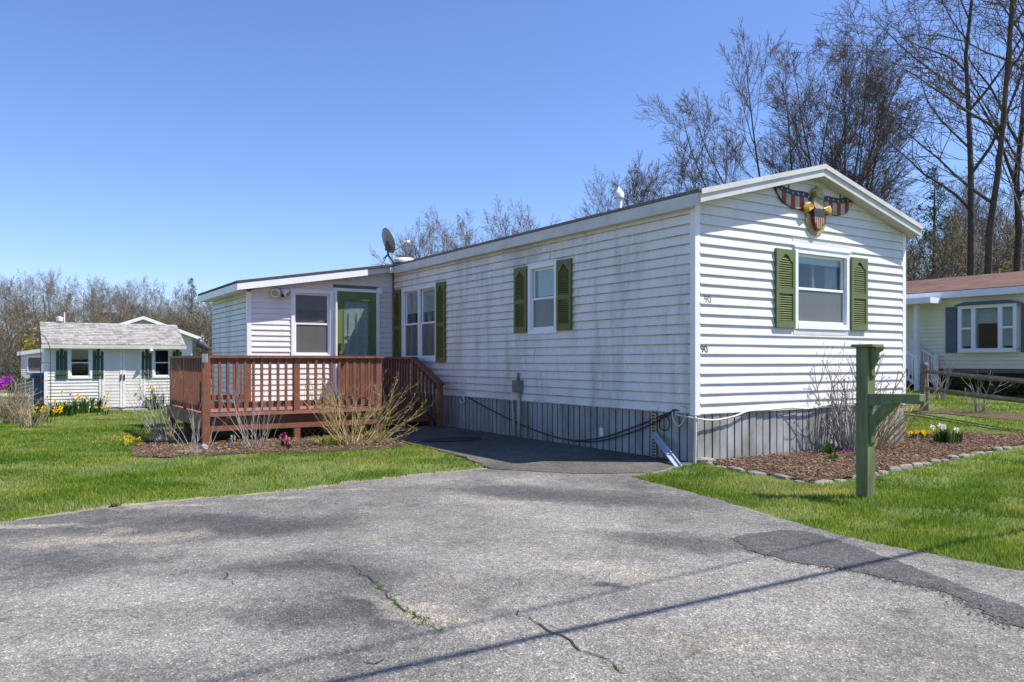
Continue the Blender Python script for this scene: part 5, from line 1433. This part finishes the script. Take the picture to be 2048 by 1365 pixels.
FB = tree_kind(25, 'bark_far', 'twig_far', 'budgreen', height=5, stems=9, clear=0.05, spread=0.9, fan=0.55, kids=(8, 6, 5), ratio=0.45, ang=(25, 60), up=0.08, rad=0.05, budp=0.5, budsize=0.07, thin=0.010)

def conifer(seed, height, width):
    r_ = random.Random(seed); T = MB(); C = MB(); C.t = []
    T.tube([(0, 0, -0.2), (0, 0, height*0.5), (0.05, 0, height)], [height*0.016, height*0.010, 0.01], 7, cap=False)
    z = height*0.25
    while z < height:
        f = (z-height*0.25)/(height*0.75); L = width*(1-f)**0.8*r_.uniform(0.6, 1.1)+0.25
        for k in range(6):
            a = r_.uniform(0, 6.283); d = Vector((math.cos(a), math.sin(a), r_.uniform(-0.05, 0.35))).normalized()
            for j in range(int(14+L*16)):
                t = r_.uniform(0.15, 1.0); c = Vector((0, 0, z))+d*L*t+Vector((r_.gauss(0, .14), r_.gauss(0, .14), r_.gauss(0, .11)))
                e = Vector((r_.uniform(-1,1), r_.uniform(-1,1), r_.uniform(-.2,1)))*0.20; g = Vector((r_.uniform(-1,1), r_.uniform(-1,1), r_.uniform(-1,1)))*0.055
                C.add([c-e*0.3, c+g, c+e], [(0, 1, 2)]); C.t.extend([r_.random()]*3)
        z += height*0.035
    return T.mesh('trunk', 'bark', True), C.mesh('crown', 'pine')
K_pine = conifer(5, 11, 2.6)

plant_tree('bare_tree', 'large bare tree with many fanning stems rising above the gable roof', K_fan, apx(1640, 31), 2.6, 0.93)
plant_tree('bare_tree', 'smaller bare round-headed tree above the roof left of the fanning tree', K_round, apx(1330, 33), 1.0, 1.04)
plant_tree('bare_tree', 'tall dark forked bare tree standing behind the cream home roof', K_tall, apx(1950, 27.5), 3.6, 1.0)
plant_tree('bare_tree', 'tall bare tree with crooked limbs at the right picture edge', K_tall2, apx(2006, 29), 2.2, 1.05)
plant_tree('bare_tree', 'bare tree with reddish buds cut by the right picture edge', F2, apx(2075, 27), 0.3, 1.4)
plant_tree('pine_tree', 'dark green pine among bare trees right of the gable peak', K_pine, apx(1868, 44), 0.3, 1.05)
plant_tree('pine_tree', 'slim dark pine rising above the treeline left of the addition', K_pine, apx(383, 88), 1.3, (0.75, 0.75, 0.98))
plant_tree('pine_tree', 'squat dark pine in the treeline behind the white house gable', K_pine, apx(225, 86), 2.3, (1.0, 1.0, 0.62))
rg = random.Random(31)
FK = [F1, F2, F3, F4]
# woods behind the gable and the cream home
for i in range(26):
    px = 1400+i*26+rg.uniform(-12, 12); Y = rg.uniform(38, 62)
    if px < 1500: Y += 10
    kd = rg.choice(FK)
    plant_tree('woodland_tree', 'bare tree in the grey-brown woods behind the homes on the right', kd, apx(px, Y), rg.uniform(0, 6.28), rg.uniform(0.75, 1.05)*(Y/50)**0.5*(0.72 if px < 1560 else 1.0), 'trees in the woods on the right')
for i in range(14):
    px = 1420+i*46+rg.uniform(-12, 12); Y = rg.uniform(34, 50)
    plant_tree('woodland_bush', 'leafless undergrowth bush below the woods on the right', FB, apx(px, Y), rg.uniform(0, 6.28), rg.uniform(0.9, 1.5), 'undergrowth in the woods on the right')
# clump beyond the roof, centre
for i, (px, yt) in enumerate([(815, 478), (850, 462), (885, 440), (920, 432), (958, 426), (1000, 428), (1040, 436), (1085, 425), (1190, 385)]):
    Y = rg.uniform(48, 56); H = (HOR-yt)/F*Y+EYE
    plant_tree('distant_tree', 'budding tree in the clump seen over the long roof edge', FK[i % 4] if i != 4 else F3, apx(px, Y), rg.uniform(0, 6.28), H/12.2, 'trees beyond the long roof edge')
# far treeline on the left
def topline(px):
    P = [(-60, 560), (20, 566), (60, 560), (105, 545), (150, 562), (200, 566), (260, 563), (330, 570), (400, 590), (450, 592), (520, 590), (640, 590), (760, 560)]
    for (a, b), (c, d) in zip(P, P[1:]):
        if a <= px <= c: return b+(d-b)*(px-a)/(c-a)
    return 570
px = -50
while px < 700:
    Y = rg.uniform(72, 92); H = (HOR-topline(px)-rg.uniform(-3, 9))/F*Y+EYE+0.35
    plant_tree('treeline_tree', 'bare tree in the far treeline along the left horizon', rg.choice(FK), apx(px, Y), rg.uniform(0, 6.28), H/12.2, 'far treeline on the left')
    px += rg.uniform(14, 22)
px = -60
while px < 460:
    plant_tree('treeline_bush', 'leafless bush at the foot of the far treeline', FB, apx(px, rg.uniform(68, 84)), rg.uniform(0, 6.28), rg.uniform(0.9, 1.4), 'bushes below the far treeline')
    px += rg.uniform(26, 40)

# ------------------------------------------------------------------ shrubs and flowers
def shrub(name, label, loc, seed, stems, height, spread, stem_mat, r0, side=3, leaf=None, leafn=0, leafsize=0.03, dirbias=(0, 0), curve=0.5, tip=None, droop=0.0):
    r_ = random.Random(seed); S = MB(); Lf = MB(); Lf.t = []
    def leaf_at(p):
        for _ in range(1):
            a = Vector((r_.uniform(-1,1), r_.uniform(-1,1), r_.uniform(-.2,1.2))).normalized()*leafsize*r_.uniform(.6, 1.3)
            b = a.orthogonal().normalized()*leafsize*0.35
            b.rotate(Matrix.Rotation(r_.uniform(0, 6.28), 3, a.normalized()))
            Lf.add([p, p+a*0.5+b, p+a, p+a*0.5-b], [(0, 1, 2, 3)]); Lf.t.extend([r_.random()]*4)
    def stem(p, d, L, rad, lev):
        ns = 6 if lev == 0 else 4; pts = [p.copy()]; P = p.copy(); dd = d.copy()
        for i in range(ns):
            dd = (dd+Vector((r_.gauss(0, .14), r_.gauss(0, .14), r_.gauss(0, .09)+curve*0.12-droop*0.12*i/ns))).normalized()
            P = P+dd*L/ns; pts.append(P.copy())
        S.tube(pts, [rad*(1-0.72*i/ns) for i in range(ns+1)], 5 if lev == 0 else 3, cap=False)
        if leaf:
            for _ in range(leafn):
                t = r_.uniform(0.25, 1.0)*ns; j = min(int(t), ns-1); leaf_at(pts[j].lerp(pts[j+1], t-j))
        if tip and lev >= 0: 
            for q in pts[-1:]: Lf.add([q+Vector((0.012*math.cos(k*2.1), 0.012*math.sin(k*2.1), 0.012*(k % 3-1))) for k in range(4)], [(0,1,2),(0,2,3),(1,2,3),(0,1,3)]); Lf.t.extend([r_.random()]*4)
        if lev < 2:
            for _ in range(int(side*(1 if lev == 0 else 0.5)+r_.random())):
                t = r_.uniform(0.25, 0.9)*ns; j = min(int(t), ns-1); q = pts[j].lerp(pts[j+1], t-j)
                stem(q, rotv((pts[j+1]-pts[j]).normalized(), R(r_.uniform(18, 45)), r_.uniform(0, 6.28)), L*r_.uniform(0.25, 0.5), rad*0.5, lev+1)
    for i in range(stems):
        a = r_.uniform(0, 6.28); q = r_.uniform(0.15, 1.0)*spread
        d = Vector((q*math.cos(a)+dirbias[0], q*math.sin(a)+dirbias[1], 1)).normalized()
        stem(Vector((0.16*math.cos(a)*r_.random(), 0.12*math.sin(a)*r_.random(), -0.03)), d, height*r_.uniform(0.55, 1.05), r0*r_.uniform(0.7, 1.2), 0)
    t = thing(name, label, 'shrub', loc)
    S.build('stems', stem_mat, t, True)
    if Lf.f:
        lo_ = Lf.build('leaves' if leaf else 'seed_heads', leaf or tip, t)
        lo_['kind'] = 'stuff'
    return t
shrub('bare_shrub', 'pale grey bare shrub at the left front corner of the deck', tuple(gp(398, 910)), 1, 14, 0.80, 0.55, 'greystem', 0.006, 1)
shrub('bare_shrub', 'tall thin bare shrub left of the deck with arching grey canes', tuple(gp(330, 885)), 2, 22, 1.20, 0.48, 'greystem', 0.006, 1, dirbias=(-0.22, 0))
shrub('bare_shrub', 'whitish bare shrub in front of the middle of the deck', tuple(gp(512, 899)), 3, 26, 0.92, 0.66, 'greystem', 0.005, 1)
shrub('budding_shrub', 'tan budding shrub with small yellow-green leaves before the deck steps', tuple(gp(705, 893)), 4, 42, 1.1, 1.6, 'tanstem', 0.0065, 3, 'leafyoung', 1, 0.030, dirbias=(0.08, 0), curve=0.35)
shrub('budding_shrub', 'low spreading canes drooping over the walk beside the deck', tuple(gp(742, 890)), 5, 16, 0.95, 0.9, 'tanstem', 0.006, 2, 'leafyoung', 2, 0.030, dirbias=(0.9, 0.15), curve=0.2, droop=0.4)
shrub('seedhead_shrub', 'leafless shrub with dark seed heads against the gable', tuple(gp(1697, 906)), 6, 34, 1.30, 0.42, 'greystem', 0.013, 2, None, 0, tip='chip', curve=0.4)
shrub('seedhead_shrub', 'reddish-brown leaning canes just right of the mailbox post', tuple(gp(1748, 903)), 7, 14, 1.15, 0.35, 'tanstem', 0.014, 2, dirbias=(0.42, 0), curve=0.3)
shrub('bare_shrub', 'thin brown rose bush in front of the shed wall left window', tuple(gp(155, 822)), 8, 14, 1.5, 0.5, 'brownstem', 0.013, 4, 'hedge', 1, 0.03)
shrub('bare_shrub', 'thin bare shrub before the shed right window beside the deck', tuple(gp(318, 816)), 9, 16, 1.9, 0.35, 'brownstem', 0.012, 3)
shrub('dry_brush', 'tangled dry brown brush at the left picture edge', tuple(gp(22, 850)), 10, 60, 0.95, 0.9, 'drystem', 0.010, 4)
shrub('dry_brush', 'clump of dry pale stalks beside the wire fence', tuple(gp(58, 856)), 11, 40, 0.6, 1.0, 'drystem', 0.010, 2)
shrub('dry_brush', 'sparse dry stalks behind the rail fence', tuple(gp(1960, 826)), 12, 10, 0.9, 0.5, 'greystem', 0.011, 2)
shrub('dry_brush', 'thin bare saplings between the rail fence post and cream home', tuple(gp(1885, 800)), 13, 12, 1.1, 0.4, 'greystem', 0.012, 2)

def leaf_clump(name, label, loc, seed, nleaf, h, flower=None, nflow=0, fsize=0.05, cat='flower', style='daffodil', spread=0.12, leafmat='leafdark', lw=0.012):
    r_ = random.Random(seed); Lf = MB(); Lf.t = []; Fl = MB(); Fl.t = []
    for i in range(nleaf):
        a = r_.uniform(0, 6.28); b = Vector((math.cos(a), math.sin(a), 0))*spread*math.sqrt(r_.random()); q = r_.uniform(0.1, 0.6); L = h*r_.uniform(.6, 1.1)
        o = Vector((math.cos(a+r_.gauss(0, .6)), math.sin(a+r_.gauss(0, .6)), 0)); sd_v = Vector((-o.y, o.x, 0))*lw
        p0, p1, p2 = b, b+o*q*L*0.4+Vector((0,0,L*0.6)), b+o*q*L*(1.0)+Vector((0,0,L*(1.0-0.35*q)))
        Lf.add([p0-sd_v, p0+sd_v, p1+sd_v, p1-sd_v, p2], [(0,1,2,3),(3,2,4)]); Lf.t.extend([r_.random()]*5)
    for i in range(nflow):
        a = r_.uniform(0, 6.28); b = Vector((math.cos(a), math.sin(a), 0))*spread*1.1*math.sqrt(r_.random()); L = h*r_.uniform(.8, 1.15)
        c = b*1.3+Vector((0, 0, L))
        bb = len(Lf.v); Lf.tube([b, c], 0.004, 3, cap=False); Lf.t.extend([r_.random()]*(len(Lf.v)-bb))
        if style == 'daffodil':
            d = Vector((r_.uniform(-.6,.8), r_.uniform(-1,.1), r_.uniform(0.1,.8))).normalized(); o = d.orthogonal().normalized(); e = d.cross(o)
            for k in range(6):
                t0 = k*math.pi/3; v0 = (o*math.cos(t0)+e*math.sin(t0)); v1 = (o*math.cos(t0-.42)+e*math.sin(t0-.42)); v2 = (o*math.cos(t0+.42)+e*math.sin(t0+.42))
                Fl.add([c, c+v1*fsize*.6, c+v0*fsize, c+v2*fsize*.6], [(0,1,2,3)]); Fl.t.extend([r_.uniform(.5,1)]*4)
            bb = len(Fl.v); Fl.tube([c, c+d*fsize*.7], [fsize*.25, fsize*.38], 6, cap=False); Fl.t.extend([r_.uniform(0,.4)]*(len(Fl.v)-bb))
        else:
            for k in range(34):
                z = r_.uniform(0, 1); a = r_.uniform(0, 6.28); q = fsize*(0.55+0.4*math.sin(z*2.6))
                p = c+Vector((math.cos(a)*q, math.sin(a)*q, (z-0.6)*fsize*2.6)); s_ = fsize*0.38
                e = Vector((r_.uniform(-1,1), r_.uniform(-1,1), r_.uniform(-1,1)))*s_; g = Vector((r_.uniform(-1,1), r_.uniform(-1,1), r_.uniform(-1,1)))*s_
                Fl.add([p-e, p+g, p+e, p-g], [(0,1,2,3)]); Fl.t.extend([r_.random()]*4)
    t = thing(name, label, cat, loc)
    if Lf.f: Lf.build('leaves', leafmat, t)
    if Fl.f: Fl.build('blossom', flower, t)
    return t
Yf = 'yellowflower'
leaf_clump('daffodil_clump', 'large daffodil clump below the shed left window', tuple(gp(170, 826)), 1, 90, 0.55, Yf, 10, 0.06, spread=0.45, lw=0.02)
leaf_clump('daffodil_clump', 'leafy bulb clump at the left corner of the shed', tuple(gp(118, 832)), 2, 110, 0.45, Yf, 5, 0.06, spread=0.45, lw=0.02)
leaf_clump('daffodil_clump', 'daffodils in front of the shed door', tuple(gp(207, 830)), 3, 14, 0.20, Yf, 6, 0.06, spread=0.25, lw=0.015)
leaf_clump('daffodil_clump', 'daffodil clump between the shed and the deck', tuple(gp(305, 818)), 4, 150, 0.62, Yf, 18, 0.075, spread=0.55, lw=0.02)
leaf_clump('daffodil_clump', 'bright daffodils at the left end of the shed border', tuple(gp(93, 836)), 5, 30, 0.30, Yf, 9, 0.06, spread=0.3, lw=0.015)
leaf_clump('daffodil_clump', 'daffodils nearest the wire fence by the lawn edge', tuple(gp(76, 846)), 6, 30, 0.26, Yf, 7, 0.08, spread=0.35, lw=0.015)
leaf_clump('primrose', 'yellow primrose clump at the left tip of the deck bed', tuple(gp(265, 892)), 7, 40, 0.10, Yf, 9, 0.032, spread=0.12, leafmat='leafyoung', lw=0.015)
leaf_clump('primrose', 'single small yellow bloom among the corner shrub stems', tuple(gp(341, 884)), 8, 14, 0.12, Yf, 3, 0.03, spread=0.06, leafmat='leafyoung')
leaf_clump('hyacinth', 'tall deep pink hyacinth before the dark deck underside', tuple(gp(567, 896)), 9, 22, 0.20, 'pinkflower', 1, 0.042, style='hy', spread=0.03, lw=0.010)
leaf_clump('hyacinth', 'shorter pink hyacinth right of the tall one', tuple(gp(578, 900)), 10, 16, 0.11, 'pinkflower', 1, 0.042, style='hy', spread=0.03, lw=0.010)
leaf_clump('hyacinth', 'violet hyacinth in front of the left deck bay', tuple(gp(468, 895)), 11, 10, 0.06, 'blueflower', 1, 0.034, style='hy', spread=0.03)
leaf_clump('hyacinth', 'white hyacinth behind the violet one', tuple(gp(462, 888)), 12, 10, 0.11, 'whiteflower', 1, 0.034, style='hy', spread=0.03)
leaf_clump('hyacinth', 'pale pink hyacinth left of the budding shrub', tuple(gp(630, 893)), 13, 14, 0.06, 'palepink', 1, 0.036, style='hy', spread=0.03)
leaf_clump('hyacinth', 'pale pink hyacinth right under the budding shrub', tuple(gp(737, 890)), 14, 14, 0.06, 'palepink', 1, 0.034, style='hy', spread=0.03)
leaf_clump('hyacinth', 'pair of pink hyacinths at the right end of the deck bed', tuple(gp(762, 887)), 15, 14, 0.07, 'palepink', 2, 0.038, style='hy', spread=0.07)
leaf_clump('bulb_leaves', 'fresh green leaves at the base of the budding shrub', tuple(gp(660, 892)), 16, 90, 0.16, None, 0, spread=0.25, leafmat='leafyoung', lw=0.016, cat='plant')
leaf_clump('bulb_leaves', 'bright green leaf tuft under the right shrub canes', tuple(gp(752, 884)), 17, 80, 0.18, None, 0, spread=0.14, leafmat='leafyoung', lw=0.016, cat='plant')
leaf_clump('bulb_leaves', 'tulip leaves left of the seed head shrub', tuple(gp(1655, 912)), 18, 16, 0.22, None, 0, spread=0.10, lw=0.020, cat='plant')
leaf_clump('bulb_leaves', 'single low tulip leaf rosette in the mulch', tuple(gp(1668, 925)), 19, 9, 0.14, None, 0, spread=0.06, lw=0.022, cat='plant')
leaf_clump('purple_flower', 'small dark purple bloom at the foot of the gable shrub', tuple(gp(1690, 908)), 20, 6, 0.05, 'magenta', 1, 0.032, style='hy', spread=0.03)
leaf_clump('daffodil_clump', 'row of yellow daffodils right of the gable corner', tuple(gp(1838, 880)), 21, 26, 0.12, Yf, 16, 0.040, spread=0.17, lw=0.012)
leaf_clump('tulip_clump', 'white tulips over dark leaves at the right of the mulch bed', tuple(gp(1895, 890)), 22, 60, 0.26, 'whiteflower', 6, 0.055, spread=0.16, lw=0.022)
leaf_clump('bulb_leaves', 'green bulb leaves at the right gable corner', tuple(gp(1792, 886)), 23, 24, 0.22, None, 0, spread=0.08, lw=0.013, cat='plant')

def bush(name, label, loc, seed, rx, rz, mat, n=900, leafs=0.07, cat='shrub'):
    r_ = np.random.default_rng(seed)
    d = r_.normal(size=(n, 3)); d /= np.linalg.norm(d, axis=1)[:, None]; rr = r_.uniform(0.55, 1.05, n)**0.6
    lump = 1+0.22*np.sin(d[:, 0]*5+seed)+0.18*np.sin(d[:, 1]*6+2*seed)
    c = d*rr[:, None]*lump[:, None]*np.array([rx, rx, rz]); c[:, 2] = np.abs(c[:, 2]+rz*0.6)
    e = r_.normal(size=(n, 3))*leafs; g = r_.normal(size=(n, 3))*leafs*0.6
    V = np.stack([c-e, c+g, c+e, c-g], 1).reshape(-1, 3)
    t = thing(name, label, cat, loc)
    link('foliage', np_mesh('foliage', V, np.arange(n*4).reshape(n, 4), mat, np.repeat(r_.uniform(0, 1, n), 4)), t)
    mb = MB(); mb.tube([(0, 0, -0.1), (0.05, 0, rz*0.8)], [0.06, 0.03], 6); mb.build('stem', 'brownstem', t)
    return t
bush('azalea', 'magenta flowering azalea at the far left edge', apx(12, 42), 1, 0.6, 0.42, 'magenta', 800, 0.05)
bush('evergreen_shrub', 'rounded dark green shrub before the small outbuilding', apx(62, 39.5), 2, 1.1, 0.38, 'hedge', 900, 0.07)
bush('forsythia', 'yellow forsythia at the wood edge left of the shed roof', apx(68, 62), 3, 0.9, 2.4, 'forsyth', 420, 0.10)
bush('evergreen_shrub', 'low dark foundation shrubs below the cream home', apx(1985, 18.2), 4, 0.8, 0.28, 'hedge', 700, 0.05)
bush('evergreen_shrub', 'potted dark shrub on the porch of the cream home', apx(1822, 20.0), 5, 0.25, 0.22, 'hedge', 300, 0.04)

# garden arch, bin and wire fence at the left
ga = thing('garden_arch', 'thin rusty metal garden arch at the left picture edge', 'garden arch', tuple(gp(50, 838)))
for dy in (0.0, 0.45):
    mb = MB(); pts = [(-0.42, dy, -0.1), (-0.42, dy, 1.7)]+[(-0.42*math.cos(a), dy, 1.7+0.62*math.sin(a)) for a in np.linspace(0.2, math.pi-0.2, 9)]+[(0.42, dy, 1.7), (0.42, dy, -0.1)]
    mb.tube(pts, 0.010, 6); mb.build('hoop', 'rust', ga, True)
for z in (0.5, 1.0, 1.5):
    for x in (-0.42, 0.42):
        mb = MB(); mb.tube([(x, 0, z), (x, 0.45, z)], 0.008, 5); mb.build('rung', 'rust', ga)
wf = thing('wire_fence', 'low grey wire fence along the left lawn edge', 'fence', tuple(gp(30, 850)))
a = gp(30, 850); b = gp(66, 838)
d = b-a
for k in range(3):
    p = d*(k/2); mb = MB(); mb.tube([(p.x, p.y, -0.05), (p.x, p.y, 0.95)], 0.015, 5); mb.build('fence_post', 'greymetal', wf)
mb = MB()
for k in range(10): z = 0.06+0.09*k; mb.tube([(0, 0, z), (d.x, d.y, z)], 0.006, 3)
for k in range(22): p = d*(k/21); mb.tube([(p.x, p.y, 0.02), (p.x, p.y, 0.9)], 0.006, 3)
mb.build('wire_mesh', 'greymetal', wf)
bl = thing('rain_barrel', 'dark blue plastic bin against the left end of the shed', 'barrel', apx(82, 24.6))
mb = MB(); mb.lathe([(0.0, -0.05), (0.24, -0.05), (0.28, 0.3), (0.29, 0.7), (0.27, 1.05), (0.30, 1.07), (0.30, 1.12), (0.24, 1.16), (0.0, 1.17)], (0, 0, 0), (0,0,1), 14); mb.build('body', 'blueplastic', bl, True)

# lamp with a small number tag on the deck corner post
lp_ = uv2w(DU0+0.015, DV0-0.035)
dl = thing('deck_spotlight', 'dark tilted spotlight clamped on the left front deck post', 'lamp', (lp_.x, lp_.y, RT))
mb = MB(); mb.tube([(0, 0, -0.02), (0, 0, 0.07)], 0.018, 6); mb.build('stand', 'black', dl)
ax = Vector((-0.45, -0.35, 0.35)).normalized(); mb = MB(); mb.lathe([(0.0, -0.10), (0.035, -0.09), (0.04, -0.02), (0.062, 0.07), (0.066, 0.11), (0.055, 0.11), (0.0, 0.08)], (-0.02, 0, 0.13), ax, 14); mb.build('lamp_head', 'darkmetal', dl, True)
mb = MB(); mb.box(-0.02, 0.05, -0.075, -0.062, -0.10, 0.02); mb.build('tag', 'fascia', dl)

# ------------------------------------------------------------------ grass
def vnoise(x, y, sc_, seed):
    g = np.random.default_rng(seed).uniform(0, 1, (128, 128)); X, Y = x*sc_+500, y*sc_+500
    i, j = np.floor(X).astype(int), np.floor(Y).astype(int); f, h = X-i, Y-j; f = f*f*(3-2*f); h = h*h*(3-2*h)
    q = lambda a, b: g[(i+a) % 128, (j+b) % 128]
    return (q(0,0)*(1-f)+q(1,0)*f)*(1-h)+(q(0,1)*(1-f)+q(1,1)*f)*h
def grass(name, label, polys_in, polys_out, n_near, seed, ymin, ymax, xlo, xhi, tone_shift=0.0):
    r_ = np.random.default_rng(seed)
    # density falls with distance
    m = n_near*4
    y = ymin*np.exp(r_.uniform(0, 1, m)*np.log(ymax/ymin)); s_ = r_.uniform(0, 1, m)
    x = (xlo+(xhi-xlo)*s_)*y
    k = np.ones(m, bool)
    for p in polys_out: k &= ~inside(p, x, y)
    if polys_in:
        q = np.zeros(m, bool)
        for p in polys_in: q |= inside(p, x, y)
        k &= q
    x, y = x[k][:n_near], y[k][:n_near]; m = len(x)
    # thin, dry grass near the paving edge
    ex = np.array([p.x for p in (drive if seed == 1 else drv_r[1:])]); ey = np.array([p.y for p in (drive if seed == 1 else drv_r[1:])])
    o_ = np.argsort(ex); d_ = np.abs(y-np.interp(x, ex[o_], ey[o_])); near = np.clip(1-d_/0.55, 0, 1)
    bare = np.clip((0.5*vnoise(x, y, 0.7, 4)+0.5*vnoise(x, y, 2.3, 5)-0.52)/0.14, 0, 1)
    keep = r_.uniform(0, 1, m) > np.maximum(near*(0.75 if seed == 1 else 0.3), bare*0.78); x, y, near = x[keep], y[keep], near[keep]; m = len(x)
    z = terrain_np(x, y)-0.004
    a = r_.uniform(0, 2*np.pi, m); cl = 0.5+0.5*np.sin(x*2.1+1.3*np.sin(y*1.7))*np.sin(y*1.9+1.1*np.sin(x*1.3))
    hv = 0.55*vnoise(x, y, 1.1, 6)+0.45*vnoise(x, y, 4.0, 7); h = r_.uniform(0.018, 0.052, m)*(0.45+1.0*hv)
    wd = 0.0032*(0.6+y/9.0)*r_.uniform(0.7, 1.3, m)
    ln = r_.uniform(0.1, 0.75, m)*h; b = r_.uniform(0, 2*np.pi, m)
    ca, sa = np.cos(a)*wd, np.sin(a)*wd
    V = np.stack([np.stack([x-ca, y-sa, z], 1), np.stack([x+ca, y+sa, z], 1), np.stack([x+ln*np.cos(b), y+ln*np.sin(b), z+h], 1)], 1).reshape(-1, 3)
    dry = 0.6*vnoise(x, y, 0.8, 8)+0.4*vnoise(x, y, 3.0, 9)
    tone = np.clip(r_.normal(0.48, 0.2, m)+1.2*(dry-0.5)+(r_.uniform(0, 1, m) < 0.05)*0.5+near*(0.45 if seed == 1 else 0.2)*r_.uniform(0, 1, m)+tone_shift, 0, 1)
    link(name, np_mesh(name, V, np.arange(m*3).reshape(m, 3), 'grass', np.repeat(tone, 3)), kind='stuff', label=label, cat='grass')
home_fp = [tuple(uv2w(a, b))[:2] for a, b in ((-0.02, -0.02), (HW+0.02, -0.02), (HW+0.02, HV), (-0.02, HV))]
deck_fp = [tuple(uv2w(a, b))[:2] for a, b in ((DU0+0.1, DV0+0.1), (0, DV0+0.1), (0, AV+3), (AU, AV+3), (AU, AV), (DU0+0.1, AV))]
shed_fp = [tuple((Vector((SH.location.x, SH.location.y, 0))+GR*a+LG*b))[:2] for a, b in ((0, 0), (SW_, 0), (SW_, SD_), (0, SD_))]
verge_poly = rough_outline([(p.x, p.y+0.06) for p in drive]+[(drive[-1].x, drive[-1].y-1), (drive[0].x, drive[0].y-1)], 0.15, 0.06, 12)
grass('grass', 'short green lawn grass left of the driveway', None, [drive_poly, verge_poly, bed_poly, home_fp, deck_fp, shed_fp], 260000, 1, 5.2, 34, -0.72, 0.02)
grass('grass', 'short green lawn grass right of the driveway', None, [drive_poly, bed2_poly, home_fp], 230000, 2, 3.6, 26, 0.10, 0.74, 0.04)
# weeds in the crack
r_ = random.Random(2); mb = MB(); mb.t = []
for i, p in enumerate(ck1):
    t = i/len(ck1)
    if 0.32 < t < 0.45 or t > 0.52:
        for _ in range(11):
            q = p+Vector((r_.gauss(0, .012), r_.gauss(0, .014), 0.018)); a = r_.uniform(0, 6.28); h = r_.uniform(.005, .016)
            mb.add([q+Vector((0.004*math.cos(a), .004*math.sin(a), 0)), q-Vector((0.004*math.cos(a), .004*math.sin(a), 0)), q+Vector((r_.gauss(0,.01), r_.gauss(0,.01), h))], [(0,1,2)]); mb.t.extend([r_.uniform(0,.35)]*3)
for i, p in enumerate(ck2):
    if i/len(ck2) > 0.7 and r_.random() < 0.4:
        for _ in range(9):
            q = p+Vector((r_.gauss(0, .012), r_.gauss(0, .012), 0.018)); a = r_.uniform(0, 6.28)
            mb.add([q+Vector((0.004*math.cos(a), .004*math.sin(a), 0)), q-Vector((0.004*math.cos(a), .004*math.sin(a), 0)), q+Vector((r_.gauss(0,.01), r_.gauss(0,.01), .015))], [(0,1,2)]); mb.t.extend([r_.uniform(0,.35)]*3)
mb.build('crack_moss', 'grass', kind='stuff', label='moss and weeds growing in the driveway cracks', cat='moss')
